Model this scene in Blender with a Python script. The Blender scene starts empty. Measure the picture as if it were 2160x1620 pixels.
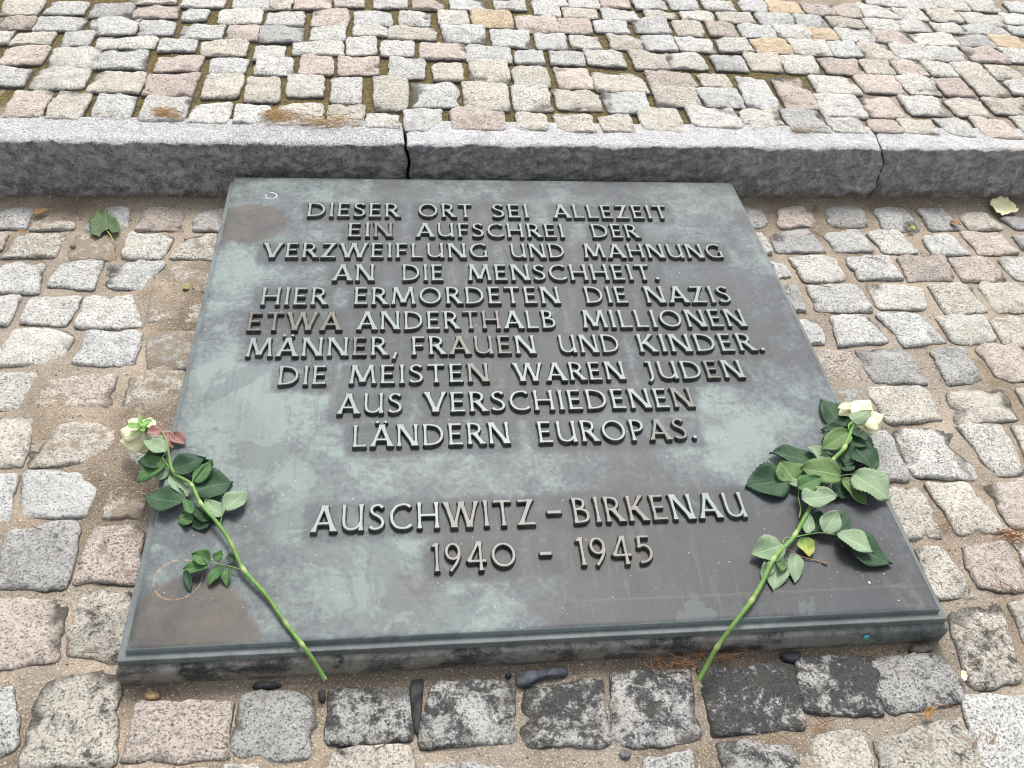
import bpy, math, random
import numpy as np
from mathutils import Vector, Matrix, noise as mnoise

random.seed(7)
scene = bpy.context.scene
col = scene.collection

# ---------------------------------------------------------------- camera
CAM_R = np.array([[0.9927331748, -0.0956640896, 0.0730015452],
                  [-0.0161978461, -0.7073542771, -0.7066735855],
                  [0.1192412404, 0.7003558443, -0.7037636094]])   # rows: right, down, forward
CAM_C = np.array([-0.17543331, -0.53474906, 0.95887277])
FPX = 1850.0                                                     # focal length for a 2160 wide frame
cam_d = bpy.data.cameras.new('camera')
cam = bpy.data.objects.new('camera', cam_d); col.objects.link(cam)
cam_d.sensor_width = 36.0; cam_d.lens = FPX / 2160 * 36.0
cam_d.clip_start = 0.02; cam_d.clip_end = 200
r_, d_, f_ = CAM_R
M = Matrix(((r_[0], -d_[0], -f_[0], CAM_C[0]), (r_[1], -d_[1], -f_[1], CAM_C[1]),
            (r_[2], -d_[2], -f_[2], CAM_C[2]), (0, 0, 0, 1)))
cam.matrix_world = M
scene.camera = cam

# ---------------------------------------------------------------- daylight
SUN_ELEV, SUN_AZ = 58.0, 12.0        # azimuth from +Y (beyond the kerb) towards +X
world = bpy.data.worlds.new('World'); scene.world = world
world.use_nodes = True
wn, wl = world.node_tree.nodes, world.node_tree.links
wn.clear()
sky = wn.new('ShaderNodeTexSky'); sky.sky_type = 'NISHITA'; sky.sun_disc = False
sky.sun_elevation = math.radians(SUN_ELEV); sky.sun_rotation = math.radians(SUN_AZ)
sky.air_density = 1.0; sky.dust_density = 4.0; sky.ozone_density = 1.0
hs = wn.new('ShaderNodeHueSaturation'); hs.inputs['Saturation'].default_value = 0.2
bg = wn.new('ShaderNodeBackground'); bg.inputs['Strength'].default_value = 0.15
wo = wn.new('ShaderNodeOutputWorld')
wl.new(sky.outputs[0], hs.inputs['Color']); wl.new(hs.outputs[0], bg.inputs['Color']); wl.new(bg.outputs[0], wo.inputs['Surface'])
sd = bpy.data.lights.new('sun', 'SUN'); sd.energy = 1.5; sd.angle = math.radians(16); sd.color = (1.0, 0.96, 0.90)
sun = bpy.data.objects.new('sun', sd); col.objects.link(sun)
e, a = math.radians(SUN_ELEV), math.radians(SUN_AZ)
sdir = Vector((math.sin(a) * math.cos(e), math.cos(a) * math.cos(e), math.sin(e)))
sun.rotation_euler = sdir.to_track_quat('Z', 'Y').to_euler(); sun.location = (0.5, 3, 4)
scene.view_settings.view_transform = 'Standard'; scene.view_settings.look = 'None'
scene.view_settings.exposure = 0.95; scene.view_settings.gamma = 1.0
scene.view_settings.use_curve_mapping = False
scene.cycles.pixel_filter_type = 'BLACKMAN_HARRIS'; scene.cycles.filter_width = 1.05

# ---------------------------------------------------------------- places
def at(px, py, z0, slope=0.0):
    """point of the place seen at (px,py) of the photograph, on the plane z = z0 + slope*y"""
    d = CAM_R.T @ np.array([(px - 1080) / FPX, (py - 810) / FPX, 1.0])
    t = (z0 + slope * CAM_C[1] - CAM_C[2]) / (d[2] - slope * d[1])
    return CAM_C + t * d
def proj(p):
    c = CAM_R @ (np.asarray(p, float) - CAM_C)
    return c[0] / c[2] * FPX + 1080, c[1] / c[2] * FPX + 810
LOW0, LOWS = -0.047, -0.014          # tops of the lower cobbles
UP0, UPS = 0.058, 0.004              # tops of the upper cobbles
SAND_DROP = 0.0075

def hsh(ix, iy, s):
    n = (ix.astype(np.int64) * 374761393 + iy.astype(np.int64) * 668265263 + s * 1274126177) & 0xffffffff
    n = ((n ^ (n >> 13)) * 1274126177) & 0xffffffff
    n = n ^ (n >> 16)
    return (n & 0xffff) / 65535.0
def vn(x, y, s=0):
    """value noise in -1..1"""
    x = np.asarray(x, float); y = np.asarray(y, float)
    ix, iy = np.floor(x), np.floor(y); fx, fy = x - ix, y - iy
    fx = fx * fx * (3 - 2 * fx); fy = fy * fy * (3 - 2 * fy)
    ix = ix.astype(np.int64); iy = iy.astype(np.int64)
    a0, b0, c0, d0 = hsh(ix, iy, s), hsh(ix + 1, iy, s), hsh(ix, iy + 1, s), hsh(ix + 1, iy + 1, s)
    return ((a0 * (1 - fx) + b0 * fx) * (1 - fy) + (c0 * (1 - fx) + d0 * fx) * fy) * 2 - 1
def fbm(x, y, s=0, o=4):
    r = 0; a_ = 1; t = 0
    for k in range(o):
        r = r + a_ * vn(x * 2 ** k + 13.7 * k, y * 2 ** k - 7.3 * k, s + k); t += a_; a_ *= 0.5
    return r / t

def S(r, g, b):
    f = lambda c: (c / 255 / 12.92) if c / 255 <= 0.04045 else ((c / 255 + 0.055) / 1.055) ** 2.4
    return (f(r), f(g), f(b), 1.0)

# ---------------------------------------------------------------- object helpers
def link(name, mesh, mat=None, parent=None):
    o = bpy.data.objects.new(name, mesh); col.objects.link(o)
    if mat and mesh and not mesh.materials: mesh.materials.append(mat)
    if parent: o.parent = parent
    return o
def mesh_from(name, v, f, smooth=True):
    me = bpy.data.meshes.new(name)
    me.from_pydata([tuple(map(float, q)) for q in v], [], [tuple(map(int, q)) for q in f])
    if smooth: me.polygons.foreach_set('use_smooth', [True] * len(me.polygons))
    me.update(); return me
def tag(o, label=None, cat=None, group=None, kind=None):
    if label: o['label'] = label
    if cat: o['category'] = cat
    if group: o['group'] = group
    if kind: o['kind'] = kind
    return o
def thing(name, loc, label, cat, group=None):
    o = bpy.data.objects.new(name, None); col.objects.link(o); o.location = loc; o.empty_display_size = 0.03
    return tag(o, label, cat, group)

# ---------------------------------------------------------------- materials
class NT:
    def __init__(s, name):
        s.m = bpy.data.materials.new(name); s.m.use_nodes = True
        s.n, s.l = s.m.node_tree.nodes, s.m.node_tree.links
        s.b = s.n['Principled BSDF']
    def put(s, sock, v):
        if hasattr(v, 'links') or isinstance(v, bpy.types.NodeSocket): s.l.new(v, sock)
        else: sock.default_value = v
    def coord(s, kind='Object'):
        return s.n.new('ShaderNodeTexCoord').outputs[kind]
    def world(s): return s.n.new('ShaderNodeNewGeometry').outputs['Position']
    def noise(s, vec, scale, detail=4, rough=0.55, dist=0, dims='3D'):
        n = s.n.new('ShaderNodeTexNoise'); n.noise_dimensions = dims
        s.l.new(vec, n.inputs['Vector']); n.inputs['Scale'].default_value = scale
        n.inputs['Detail'].default_value = detail; n.inputs['Roughness'].default_value = rough
        n.inputs['Distortion'].default_value = dist
        return n.outputs['Fac']
    def voro(s, vec, scale, out='Distance', feat='F1'):
        n = s.n.new('ShaderNodeTexVoronoi'); n.feature = feat
        s.l.new(vec, n.inputs['Vector']); n.inputs['Scale'].default_value = scale
        return n.outputs[out]
    def ramp(s, fac, stops):
        n = s.n.new('ShaderNodeValToRGB'); s.put(n.inputs[0], fac); el = n.color_ramp.elements
        while len(el) < len(stops): el.new(0.5)
        for q, (p, c) in zip(el, stops):
            q.position = p; q.color = c if isinstance(c, tuple) else (c, c, c, 1)
        return n.outputs[0]
    def mix(s, fac, a_, b_, mode='MIX'):
        n = s.n.new('ShaderNodeMix'); n.data_type = 'RGBA'; n.blend_type = mode; n.clamp_factor = True
        s.put(n.inputs[0], fac); s.put(n.inputs[6], a_); s.put(n.inputs[7], b_)
        return n.outputs[2]
    def math(s, op, a_, b_=0.0, c_=None, clamp=False):
        n = s.n.new('ShaderNodeMath'); n.operation = op; n.use_clamp = clamp
        s.put(n.inputs[0], a_); s.put(n.inputs[1], b_)
        if c_ is not None: s.put(n.inputs[2], c_)
        return n.outputs[0]
    def mapr(s, v, a0, a1, b0=0.0, b1=1.0):
        n = s.n.new('ShaderNodeMapRange'); n.interpolation_type = 'SMOOTHSTEP'
        s.put(n.inputs[0], v)
        for k, q in zip((1, 2, 3, 4), (a0, a1, b0, b1)): n.inputs[k].default_value = q
        return n.outputs[0]
    def sep(s, vec):
        n = s.n.new('ShaderNodeSeparateXYZ'); s.l.new(vec, n.inputs[0]); return n.outputs
    def attr(s, name, typ='GEOMETRY'):
        n = s.n.new('ShaderNodeAttribute'); n.attribute_name = name; n.attribute_type = typ; return n
    def objinfo(s): return s.n.new('ShaderNodeObjectInfo')
    def bump(s, h, strength, dist, prev=None):
        n = s.n.new('ShaderNodeBump'); n.inputs['Strength'].default_value = strength
        n.inputs['Distance'].default_value = dist; s.l.new(h, n.inputs['Height'])
        if prev: s.l.new(prev, n.inputs['Normal'])
        return n.outputs[0]
    def fin(s, color, rough=0.8, normal=None, spec=0.4, metal=0.0):
        s.put(s.b.inputs['Base Color'], color); s.put(s.b.inputs['Roughness'], rough)
        s.put(s.b.inputs['Metallic'], metal); s.put(s.b.inputs['Specular IOR Level'], spec)
        if normal: s.l.new(normal, s.b.inputs['Normal'])
        return s.m

def granite(name, tint=None, grain=300, sooty=True, rough_bump=1.0, face_grime=0.0):
    """speckled granite; object colour = body colour, its alpha = 1 - soot"""
    t = NT(name); w = t.world(); oi = t.objinfo()
    base = oi.outputs['Color'] if tint is None else tint
    big = t.noise(w, 24, 5, 0.68, 0.4)
    g1 = t.noise(w, grain * 1.0, 3, 0.75)
    g2 = t.noise(w, grain * 0.62, 4, 0.8)
    g3 = t.noise(w, grain * 0.33, 4, 0.7)
    v = t.voro(w, grain * 1.45, 'Color')
    vs = t.n.new('ShaderNodeSeparateColor'); t.l.new(v, vs.inputs[0])
    mul = lambda k: t.mix(1.0, base, (k, k * .99, k * .975, 1), 'MULTIPLY')
    c = t.mix(t.mapr(big, 0.36, 0.66), mul(.95), mul(1.20))
    c = t.mix(t.math('MULTIPLY', t.mapr(g3, 0.53, 0.66), .62), c, mul(.58))
    c = t.mix(t.math('MULTIPLY', t.mapr(g3, 0.46, 0.36), .60), c, mul(1.25))
    g4 = t.noise(w, 62, 5, .75, .3)
    c = t.mix(t.math('MULTIPLY', t.mapr(g4, 0.55, 0.68), .5), c, mul(.55))
    rnd_ = oi.outputs['Random']
    c = t.mix(t.math('MULTIPLY', t.mapr(g2, 0.50, 0.62), t.mapr(rnd_, 0, 1, .55, 1.0)), c, mul(1.30))
    c = t.mix(t.math('MULTIPLY', t.mapr(t.math('ADD', vs.outputs[0], t.math('MULTIPLY', rnd_, .10)), 0.88, 0.94), .8), c, mul(.45))
    bio = t.math('ADD', g1, t.math('MULTIPLY', t.math('SUBTRACT', t.math('FRACT', t.math('MULTIPLY', rnd_, 7.3)), .5), .05))
    c = t.mix(t.math('MULTIPLY', t.mapr(bio, 0.565, 0.62), 0.85), c, (0.065, 0.062, 0.06, 1))
    stn = t.noise(w, 11, 5, 0.7, .5)
    c = t.mix(t.math('MULTIPLY', t.mapr(stn, .54, .68), .36), c, mul(.50))
    c = t.mix(t.math('MULTIPLY', t.mapr(stn, .42, .34), .30), c, (0.52, 0.44, 0.34, 1))
    nrm = None
    if sooty:
        soot = t.math('SUBTRACT', 1.0, oi.outputs['Alpha'])
        sn = t.noise(w, 34, 6, 0.72, 0.3)
        sv = t.math('ADD', sn, t.math('MULTIPLY', soot, 0.62))
        sv = t.math('ADD', sv, t.math('MULTIPLY', t.math('SUBTRACT', g2, 0.5), 0.5))
        c = t.mix(t.math('MULTIPLY', t.mapr(sv, 0.72, 0.88), 0.90), c, (0.030, 0.030, 0.030, 1))
        # grime and painted-in shade low on the flanks of the stone
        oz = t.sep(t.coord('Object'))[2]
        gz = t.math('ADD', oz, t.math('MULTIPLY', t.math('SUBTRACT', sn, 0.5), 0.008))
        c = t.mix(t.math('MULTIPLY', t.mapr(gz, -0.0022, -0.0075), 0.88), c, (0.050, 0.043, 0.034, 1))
        # sand dust caught on the top
        dust = t.attr('dust', 'OBJECT').outputs['Fac']
        dn = t.math('ADD', t.noise(w, 38, 5, 0.65), t.math('MULTIPLY', dust, 0.5))
        c = t.mix(t.math('MULTIPLY', t.mapr(dn, 0.66, 0.84), 0.85), c, (0.30, 0.24, 0.175, 1))
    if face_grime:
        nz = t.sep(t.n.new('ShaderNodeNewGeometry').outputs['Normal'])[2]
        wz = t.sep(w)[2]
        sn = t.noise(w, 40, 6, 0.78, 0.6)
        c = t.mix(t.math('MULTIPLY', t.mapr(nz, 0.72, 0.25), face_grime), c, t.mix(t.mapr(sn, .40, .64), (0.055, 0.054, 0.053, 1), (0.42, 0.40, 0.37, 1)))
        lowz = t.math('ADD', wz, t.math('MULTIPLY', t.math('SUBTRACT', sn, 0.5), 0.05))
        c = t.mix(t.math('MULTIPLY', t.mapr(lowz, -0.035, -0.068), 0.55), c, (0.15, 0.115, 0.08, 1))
    h0 = t.noise(w, 48, 6, 0.72, .3); h1 = t.noise(w, 150, 5, 0.75)
    nrm = t.bump(h0, 1.0 * rough_bump, 0.009)
    nrm = t.bump(h1, 1.0 * rough_bump, 0.005, nrm)
    nrm = t.bump(g1, 0.6 * rough_bump, 0.0014, nrm)
    return t.fin(c, 0.82, nrm, 0.3)

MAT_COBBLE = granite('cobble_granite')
MAT_KERB = granite('kerb_granite', tint=(0.50, 0.505, 0.52, 1), grain=330, sooty=False, face_grime=0.62, rough_bump=1.0)

def sand_mat(name, moss):
    t = NT(name); w = t.world()
    n1 = t.noise(w, 7, 5, 0.6); g = t.noise(w, 420, 3, 0.75); g2 = t.noise(w, 160, 4, 0.7)
    c = t.mix(t.mapr(n1, 0.35, 0.65), (0.175, 0.140, 0.104, 1), (0.36, 0.298, 0.232, 1))
    c = t.mix(t.math('MULTIPLY', t.mapr(t.noise(w, 3.1, 4, .6), .45, .62), .6), c, (0.27, 0.245, 0.21, 1))
    damp_dark = t.attr('damp_dark').outputs['Fac']
    c = t.mix(t.math('MULTIPLY', damp_dark, 0.75), c, (0.10, 0.078, 0.055, 1))
    c = t.mix(t.mapr(g, 0.56, 0.66), c, (0.50, 0.45, 0.38, 1))
    c = t.mix(t.mapr(g, 0.42, 0.34), c, (0.085, 0.065, 0.045, 1))
    c = t.mix(t.math('MULTIPLY', t.mapr(g2, 0.56, 0.68), 0.5), c, (0.08, 0.06, 0.04, 1))
    if moss:
        mo = t.attr('moss').outputs['Fac']
        mc = t.mix(t.mapr(g2, 0.4, 0.62), (0.065, 0.050, 0.022, 1), (0.155, 0.122, 0.052, 1))
        mv = t.math('ADD', t.noise(w, 16, 4, 0.6), t.math('MULTIPLY', t.math('SUBTRACT', mo, 0.5), 0.9))
        c = t.mix(t.mapr(mv, 0.5, 0.62), c, mc)
    nr = t.bump(g2, 0.9, 0.003); nr = t.bump(g, 0.9, 0.0016, nr)
    return t.fin(c, 0.95, nr, 0.15)
MAT_SAND = sand_mat('sand', False)
MAT_SAND_UP = sand_mat('sand_and_moss', True)

# ---------------------------------------------------------------- paving beds
MOUNDS = [  # drifts of sand over the cobbles: photo px, radius (m), height (m)
    (170, 520, .05, .006), (150, 505, .03, .005), (240, 490, .04, .006), (330, 610, .045, .010), (400, 600, .05, .010), (395, 660, .05, .009),
    (350, 650, .045, .011), (390, 740, .05, .008), (345, 840, .045, .008), (100, 775, .05, .008),
    (60, 700, .04, .006), (85, 830, .05, .010), (130, 870, .05, .010), (250, 960, .055, .010), (300, 1000, .045, .010), (255, 1060, .05, .009),
    (200, 975, .05, .008), (30, 1090, .04, .006), (110, 420, .06, .006), (300, 425, .05, .006), (420, 440, .05, .006),
    (1800, 820, .05, .005), (1780, 790, .05, .006), (1640, 560, .04, .006), (1900, 1080, .04, .004),
    (1250, 1570, .06, .004), (1040, 1590, .04, .003), (1640, 1560, .05, .004), (2080, 640, .04, .005), (1760, 860, .03, .006),
    (600, 1595, .05, .004), (1780, 1590, .05, .004), (150, 1450, .04, .003)]
MW = [(*at(px, py, LOW0, LOWS)[:2], r, h) for px, py, r, h in MOUNDS]
def sand_low(x, y):
    x = np.asarray(x, float); y = np.asarray(y, float)
    z = LOW0 + LOWS * y - SAND_DROP + 0.0022 * fbm(x * 22, y * 22, 3) + 0.0010 * fbm(x * 90, y * 90, 9, 3)
    for mx, my, r, h in MW:
        z = z + .66 * h * np.exp(-((x - mx) ** 2 + (y - my) ** 2) / (2 * (r * 0.62) ** 2))
    z = z + 0.004 * np.clip((y - 0.955) / 0.06, 0, 1) * (1 + 0.5 * fbm(x * 9, y * 9, 5))
    return z
def sand_up(x, y):
    return UP0 + UPS * y - 0.0100 + 0.0035 * fbm(x * 18, y * 18, 21) + 0.0012 * fbm(x * 90, y * 90, 29, 3)
def bed(name, x0, x1, y0, y1, step, hf, mat, attrs):
    xs = np.arange(x0, x1 + step / 2, step); ys = np.arange(y0, y1 + step / 2, step)
    X, Y = np.meshgrid(xs, ys); Z = hf(X, Y); n, m = X.shape
    v = np.stack([X.ravel(), Y.ravel(), Z.ravel()], 1)
    i = np.arange(n * m).reshape(n, m)
    f = np.stack([i[:-1, :-1].ravel(), i[:-1, 1:].ravel(), i[1:, 1:].ravel(), i[1:, :-1].ravel()], 1)
    me = bpy.data.meshes.new(name)
    me.vertices.add(len(v)); me.vertices.foreach_set('co', v.ravel())
    me.loops.add(f.size); me.loops.foreach_set('vertex_index', f.ravel().astype(np.int32))
    me.polygons.add(len(f)); me.polygons.foreach_set('loop_start', np.arange(len(f), dtype=np.int32) * 4)
    me.update(calc_edges=True); me.polygons.foreach_set('use_smooth', np.ones(len(f), bool))
    for an, fn in attrs.items():
        at_ = me.attributes.new(an, 'FLOAT', 'POINT'); at_.data.foreach_set('value', np.clip(fn(X, Y), 0, 1).ravel().astype(np.float32))
    return link(name, me, mat)
KY0, KSL = 1.0405, 0.0142            # kerb face: y = KY0 + KSL*x at the ground
def kerb_y(x): return KY0 + KSL * x
lower = bed('lower_paving', -1.5, 1.9, -0.62, 1.12, 0.0055, sand_low, MAT_SAND,
            {'damp_dark': lambda X, Y: np.clip((Y - 0.965) / 0.07, 0, 1) * 0.8 + np.clip((0.02 - Y) / 0.06, 0, 1) * np.clip((Y + .09) / .05, 0, 1) * 0.5 + np.clip(fbm(X * 4, Y * 4, 40) * 1.2, 0, .5)})  # darker sand along kerb foot and slab front, plus random damp patches
tag(lower, kind='structure')
def moss_f(X, Y):
    g = lambda px, py, r, s: s * np.exp(-((X - at(px, py, UP0)[0]) ** 2 + (Y - at(px, py, UP0)[1]) ** 2) / (2 * r * r))
    return 0.04 + g(250, 60, .33, .8) + g(560, 130, .25, .55) + g(850, 150, .3, .6) + g(1350, 60, .45, .7) + g(900, 20, .4, .5) + g(1550, 110, .2, .35)
upper = bed('upper_paving', -2.2, 2.9, 1.10, 3.6, 0.009, sand_up, MAT_SAND_UP,
            {'damp_dark': lambda X, Y: 0.35 + 0.4 * fbm(X * 3, Y * 3, 50), 'moss': moss_f})
tag(upper, kind='structure')

# ---------------------------------------------------------------- cobbles
def cobble_mesh(quad, z0, slope, seed, depth=0.05, rough=1.0, n=44, grow=1.0, wav=1.0):
    """quad: four world points (TL,TR,BR,BL); returns mesh about its centre, and the centre"""
    rnd = random.Random(seed)
    q = np.array([p[:2] for p in quad]); c = q.mean(0); q = c + (q - c) * grow
    # rounded, chipped outline
    pts = []
    per = n // 4
    k = 0.05 + 0.07 * rnd.random()
    for i in range(4):
        p0, p1, p2 = q[i - 1], q[i], q[(i + 1) % 4]
        a_ = p1 + (p0 - p1) * k * (0.6 + rnd.random() * .9); b_ = p1 + (p2 - p1) * k * (0.6 + rnd.random() * .9)
        for t in (0.0, 0.5, 1.0):
            pts.append((1 - t) ** 2 * a_ + 2 * t * (1 - t) * (p1 * .8 + (a_ + b_) * .1) + t * t * b_)
        nx = q[(i + 2) % 4]
        e0, e1 = b_, p2 + (p1 - p2) * k
        m = per - 3
        for j in range(1, m + 1):
            pts.append(e0 + (e1 - e0) * j / (m + 1))
    pts = np.array(pts)
    L = max(np.linalg.norm(q[1] - q[0]), 0.05)
    off = rnd.random() * 100
    d = pts - c; rad = np.linalg.norm(d, axis=1, keepdims=True)
    w = fbm(pts[:, 0] * 30 + off, pts[:, 1] * 30 - off, seed & 255, 2) * 0.0052 * wav + fbm(pts[:, 0] * 120 + off, pts[:, 1] * 120, 7 + (seed & 63), 2) * 0.0036
    pts = c + d * (1 + (w * rough)[:, None] / rad)
    rings = [(1.05, -depth), (1.045, -0.018), (1.03, -0.009), (1.008, -0.0040), (0.975, -0.0010), (0.91, -0.0002), (0.76, 0.0), (0.56, 0.0), (0.36, 0.0), (0.16, 0.0)]
    tx, ty = (rnd.random() - .5) * 0.055 * rough, (rnd.random() - .5) * 0.055 * rough
    V = []; F = []
    m = len(pts)
    chips = []
    for _ in range(rnd.choice((1, 2, 2, 3, 4))):
        an = rnd.uniform(0, 6.283); chips.append((math.cos(an), math.sin(an), rnd.uniform(.012, .044), rnd.uniform(.12, .42)))
    for r, z in rings:
        for p in pts:
            x, y = c + (p - c) * r
            zz = z + z0 + slope * y
            if z > -0.03:
                amp = 1.0 if z > -0.006 else 0.5
                zz += tx * (x - c[0]) + ty * (y - c[1])
                zz += amp * rough * (0.0046 * mnoise.noise(Vector((x * 26 + off, y * 26, 0))) + 0.0027 * mnoise.noise(Vector((x * 75, y * 75, off))) + 0.0014 * mnoise.noise(Vector((x * 190, y * 190, off))))
                zz += 0.0018 * (1 - r)
                cut = 0.0
                for ca, sa, d0, sl in chips:
                    wv = 0.006 * mnoise.noise(Vector((x * 40 + off, y * 40, ca * 9)))
                    cut = max(cut, ((x - c[0]) * ca + (y - c[1]) * sa - d0 + wv) * sl)
                zz -= min(cut, 0.0048)
            V.append((x, y, zz))
    for k2 in range(len(rings) - 1):
        for i in range(m):
            j = (i + 1) % m
            F.append((k2 * m + i, k2 * m + j, (k2 + 1) * m + j, (k2 + 1) * m + i))
    V.append((c[0], c[1], z0 + slope * c[1] + 0.0018)); ci = len(V) - 1
    b_ = (len(rings) - 1) * m
    for i in range(m): F.append((b_ + i, b_ + (i + 1) % m, ci))
    cz = z0 + slope * c[1]
    V = [(x - c[0], y - c[1], z - cz) for x, y, z in V]
    # orientation
    area = sum(pts[i][0] * pts[(i + 1) % m][1] - pts[(i + 1) % m][0] * pts[i][1] for i in range(m))
    if area < 0: F = [tuple(reversed(f)) for f in F]
    return V, F, (c[0], c[1], cz)

WHITE = [(.585, .585, .565), (.61, .605, .575), (.56, .565, .56), (.60, .585, .54)]
GREY = [(.46, .46, .45), (.49, .49, .485), (.43, .43, .42)]
CREAM = [(.58, .55, .49), (.56, .525, .465)]
PINK = [(.55, .475, .43), (.57, .50, .45), (.51, .45, .405)]
ORNG = [(.58, .47, .33)]
TONES = dict(w=WHITE, g=GREY, c=CREAM, p=PINK, o=ORNG)
stone_centres = []
def add_cobble(quad, parent, z0, slope, tone, seed, soot=0.0, dust=0.0, rough=1.0, grow=1.0, wav=1.0):
    V, F, c = cobble_mesh(quad, z0, slope, seed, rough=rough, grow=grow, wav=wav)
    me = mesh_from('cobblestone', V, F)
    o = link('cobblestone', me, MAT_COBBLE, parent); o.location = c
    rnd = random.Random(seed * 3 + 1)
    cc = rnd.choice(TONES[tone]); s = 0.93 + 0.14 * rnd.random()
    o.color = (cc[0] * s, cc[1] * s, cc[2] * s, 1 - soot * .93)
    o['dust'] = float(dust)
    stone_centres.append((c[0], c[1]))
    return o

# upper paving: per stone left, right (at mid height), top, bottom, tone - in thirds of a photo pixel
UP = """
55 290 560 728 p;325 540 565 740 c;600 845 590 748 w;890 1190 592 760 w;1195 1455 640 770 w;1480 1700 655 772 w;1740 2050 640 785 c;2080 2300 645 792 c;2325 2525 718 802 w;2560 2800 692 816 w;2850 3195 678 816 p;3265 3460 712 814 c;3510 3750 707 826 c;3800 4000 718 826 c;4050 4310 688 826 c;4360 4680 668 796 w;4700 4955 684 821 w;4980 5230 692 831 g;5240 5475 725 833 w;5500 5690 748 832 p;5710 5920 752 838 c;5960 6140 737 855 w;6190 6420 732 862 p;6450 6620 737 850 c
-60 180 407 530 w;205 545 425 552 w;580 905 437 575 c;925 1245 455 595 p;1285 1530 465 612 c;1550 1770 470 630 c;1815 2045 468 602 w;2095 2295 488 640 w;2360 2580 480 682 c;2600 2900 514 667 w;2935 3215 512 682 c;3245 3475 532 692 w;3510 3800 564 690 c;3830 4100 572 705 w;4150 4415 555 665 c;4440 4690 548 668 w;4700 4905 488 688 w;4935 5130 488 690 p;5170 5460 588 732 w;5460 5690 605 735 p;5730 5970 595 722 w;6010 6230 610 732 c;6260 6520 610 722 c
10 285 288 396 p;310 625 300 420 w;640 930 305 425 w;985 1275 347 442 p;1320 1560 357 455 w;1605 1855 350 462 w;1890 2110 345 462 p;2140 2400 347 465 p;2460 2685 362 487 w;2735 2930 392 502 c;2970 3230 380 517 c;3250 3470 415 537 c;3520 3740 412 555 p;3765 4080 445 572 c;4100 4400 447 555 p;4435 4625 463 545 c;5150 5420 472 590 w;5440 5690 470 585 p;5710 5920 462 590 w;5940 6130 485 600 p;6150 6350 478 600 c;6380 6560 502 592 w
-90 70 182 268 w;75 335 200 270 c;390 580 192 282 w;610 985 222 297 w;1000 1240 238 316 w;1265 1570 255 346 c;1605 1800 280 376 w;1845 2170 258 337 w;2185 2380 228 340 w;2405 2620 248 346 w;2650 2955 264 362 p;2960 3230 280 386 w;3260 3445 310 396 w;3485 3700 322 401 w;3710 3960 308 406 w;4000 4220 320 426 c;4215 4465 327 430 w;4510 4720 337 440 g;4735 4945 327 438 c;4950 5180 337 450 w;5210 5450 362 462 p;5470 5640 374 461 c;5655 5860 367 471 p;5860 6040 377 476 w;6050 6250 385 491 c;6265 6460 402 500 c
0 215 100 172 p;225 525 100 188 w;555 875 108 205 w;885 1108 120 213 w;1140 1415 152 236 w;1440 1630 152 248 p;1640 1925 160 253 g;1965 2185 160 248 w;2235 2448 148 220 w;2460 2765 162 242 c;2800 3070 150 263 w;3115 3355 180 286 w;3390 3585 206 301 w;3610 3805 218 303 w;3855 4060 212 306 c;4070 4275 220 313 w;4285 4520 224 318 w;4545 4745 230 319 w;4770 5005 240 331 o;5015 5250 242 341 w;5260 5435 252 350 w;5455 5655 263 371 c;5650 5890 270 371 w;5880 6090 282 376 w;6120 6370 287 386 p;6360 6560 302 392 w
10 260 -10 82 c;300 550 5 82 w;575 835 20 100 g;850 1135 27 104 p;1155 1315 40 123 w;1385 1660 52 141 w;1690 1920 57 152 w;1965 2210 52 160 p;2240 2480 57 152 w;2520 2725 64 152 w;2765 2960 55 155 w;2985 3250 57 166 o;3265 3530 84 200 p;3530 3740 107 202 p;3765 3980 128 200 w;4005 4230 107 202 w;4265 4455 120 218 c;4480 4665 132 221 p;4690 4905 150 231 w;4905 5125 154 236 w;5125 5320 167 246 o;5315 5550 170 263 w;5535 5790 187 269 p;5785 6050 202 283 w;6040 6270 207 291 g;6280 6500 214 300 o
820 1110 -45 14 c;1150 1420 -25 36 w;1470 1700 -22 52 w;1700 1850 -20 50 c;1865 2100 -20 46 p;2120 2305 -20 36 c;2360 2575 -15 47 w;2610 2805 -10 53 p;2850 3075 -5 56 w;3125 3325 -5 56 w;3370 3545 12 96 w;3565 3780 52 106 c;3815 4035 46 126 w;4085 4280 61 111 c;4310 4520 66 121 w;4550 4770 67 136 c;4790 5015 67 151 w;5035 5225 88 161 w;5245 5460 98 166 c;5475 5680 113 188 w;5675 5880 120 193 w;5905 6110 137 201 w;6110 6370 142 213 w;6380 6550 152 216 w
3420 3585 -20 30 w;3595 3790 -15 46 w;3805 3985 -10 43 p;4015 4220 -10 51 w;4235 4420 -15 53 w;4450 4650 -15 63 w;4675 4850 -10 66 w;4860 5070 0 81 o;5090 5265 8 93 p;5275 5440 15 99 p;5455 5675 23 109 w;5670 5845 34 121 w;5880 6070 52 129 c;6100 6350 67 151 w;6350 6560 82 151 w
5475 5665 -35 29 w;5650 5900 -28 46 w;5905 6120 -22 56 w;6130 6320 -5 67 w;6380 6560 15 76 w
"""
VPX, VPY = 826.0, -1063.0            # where the long joints of the paving meet in the photograph
seed = 100
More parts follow.
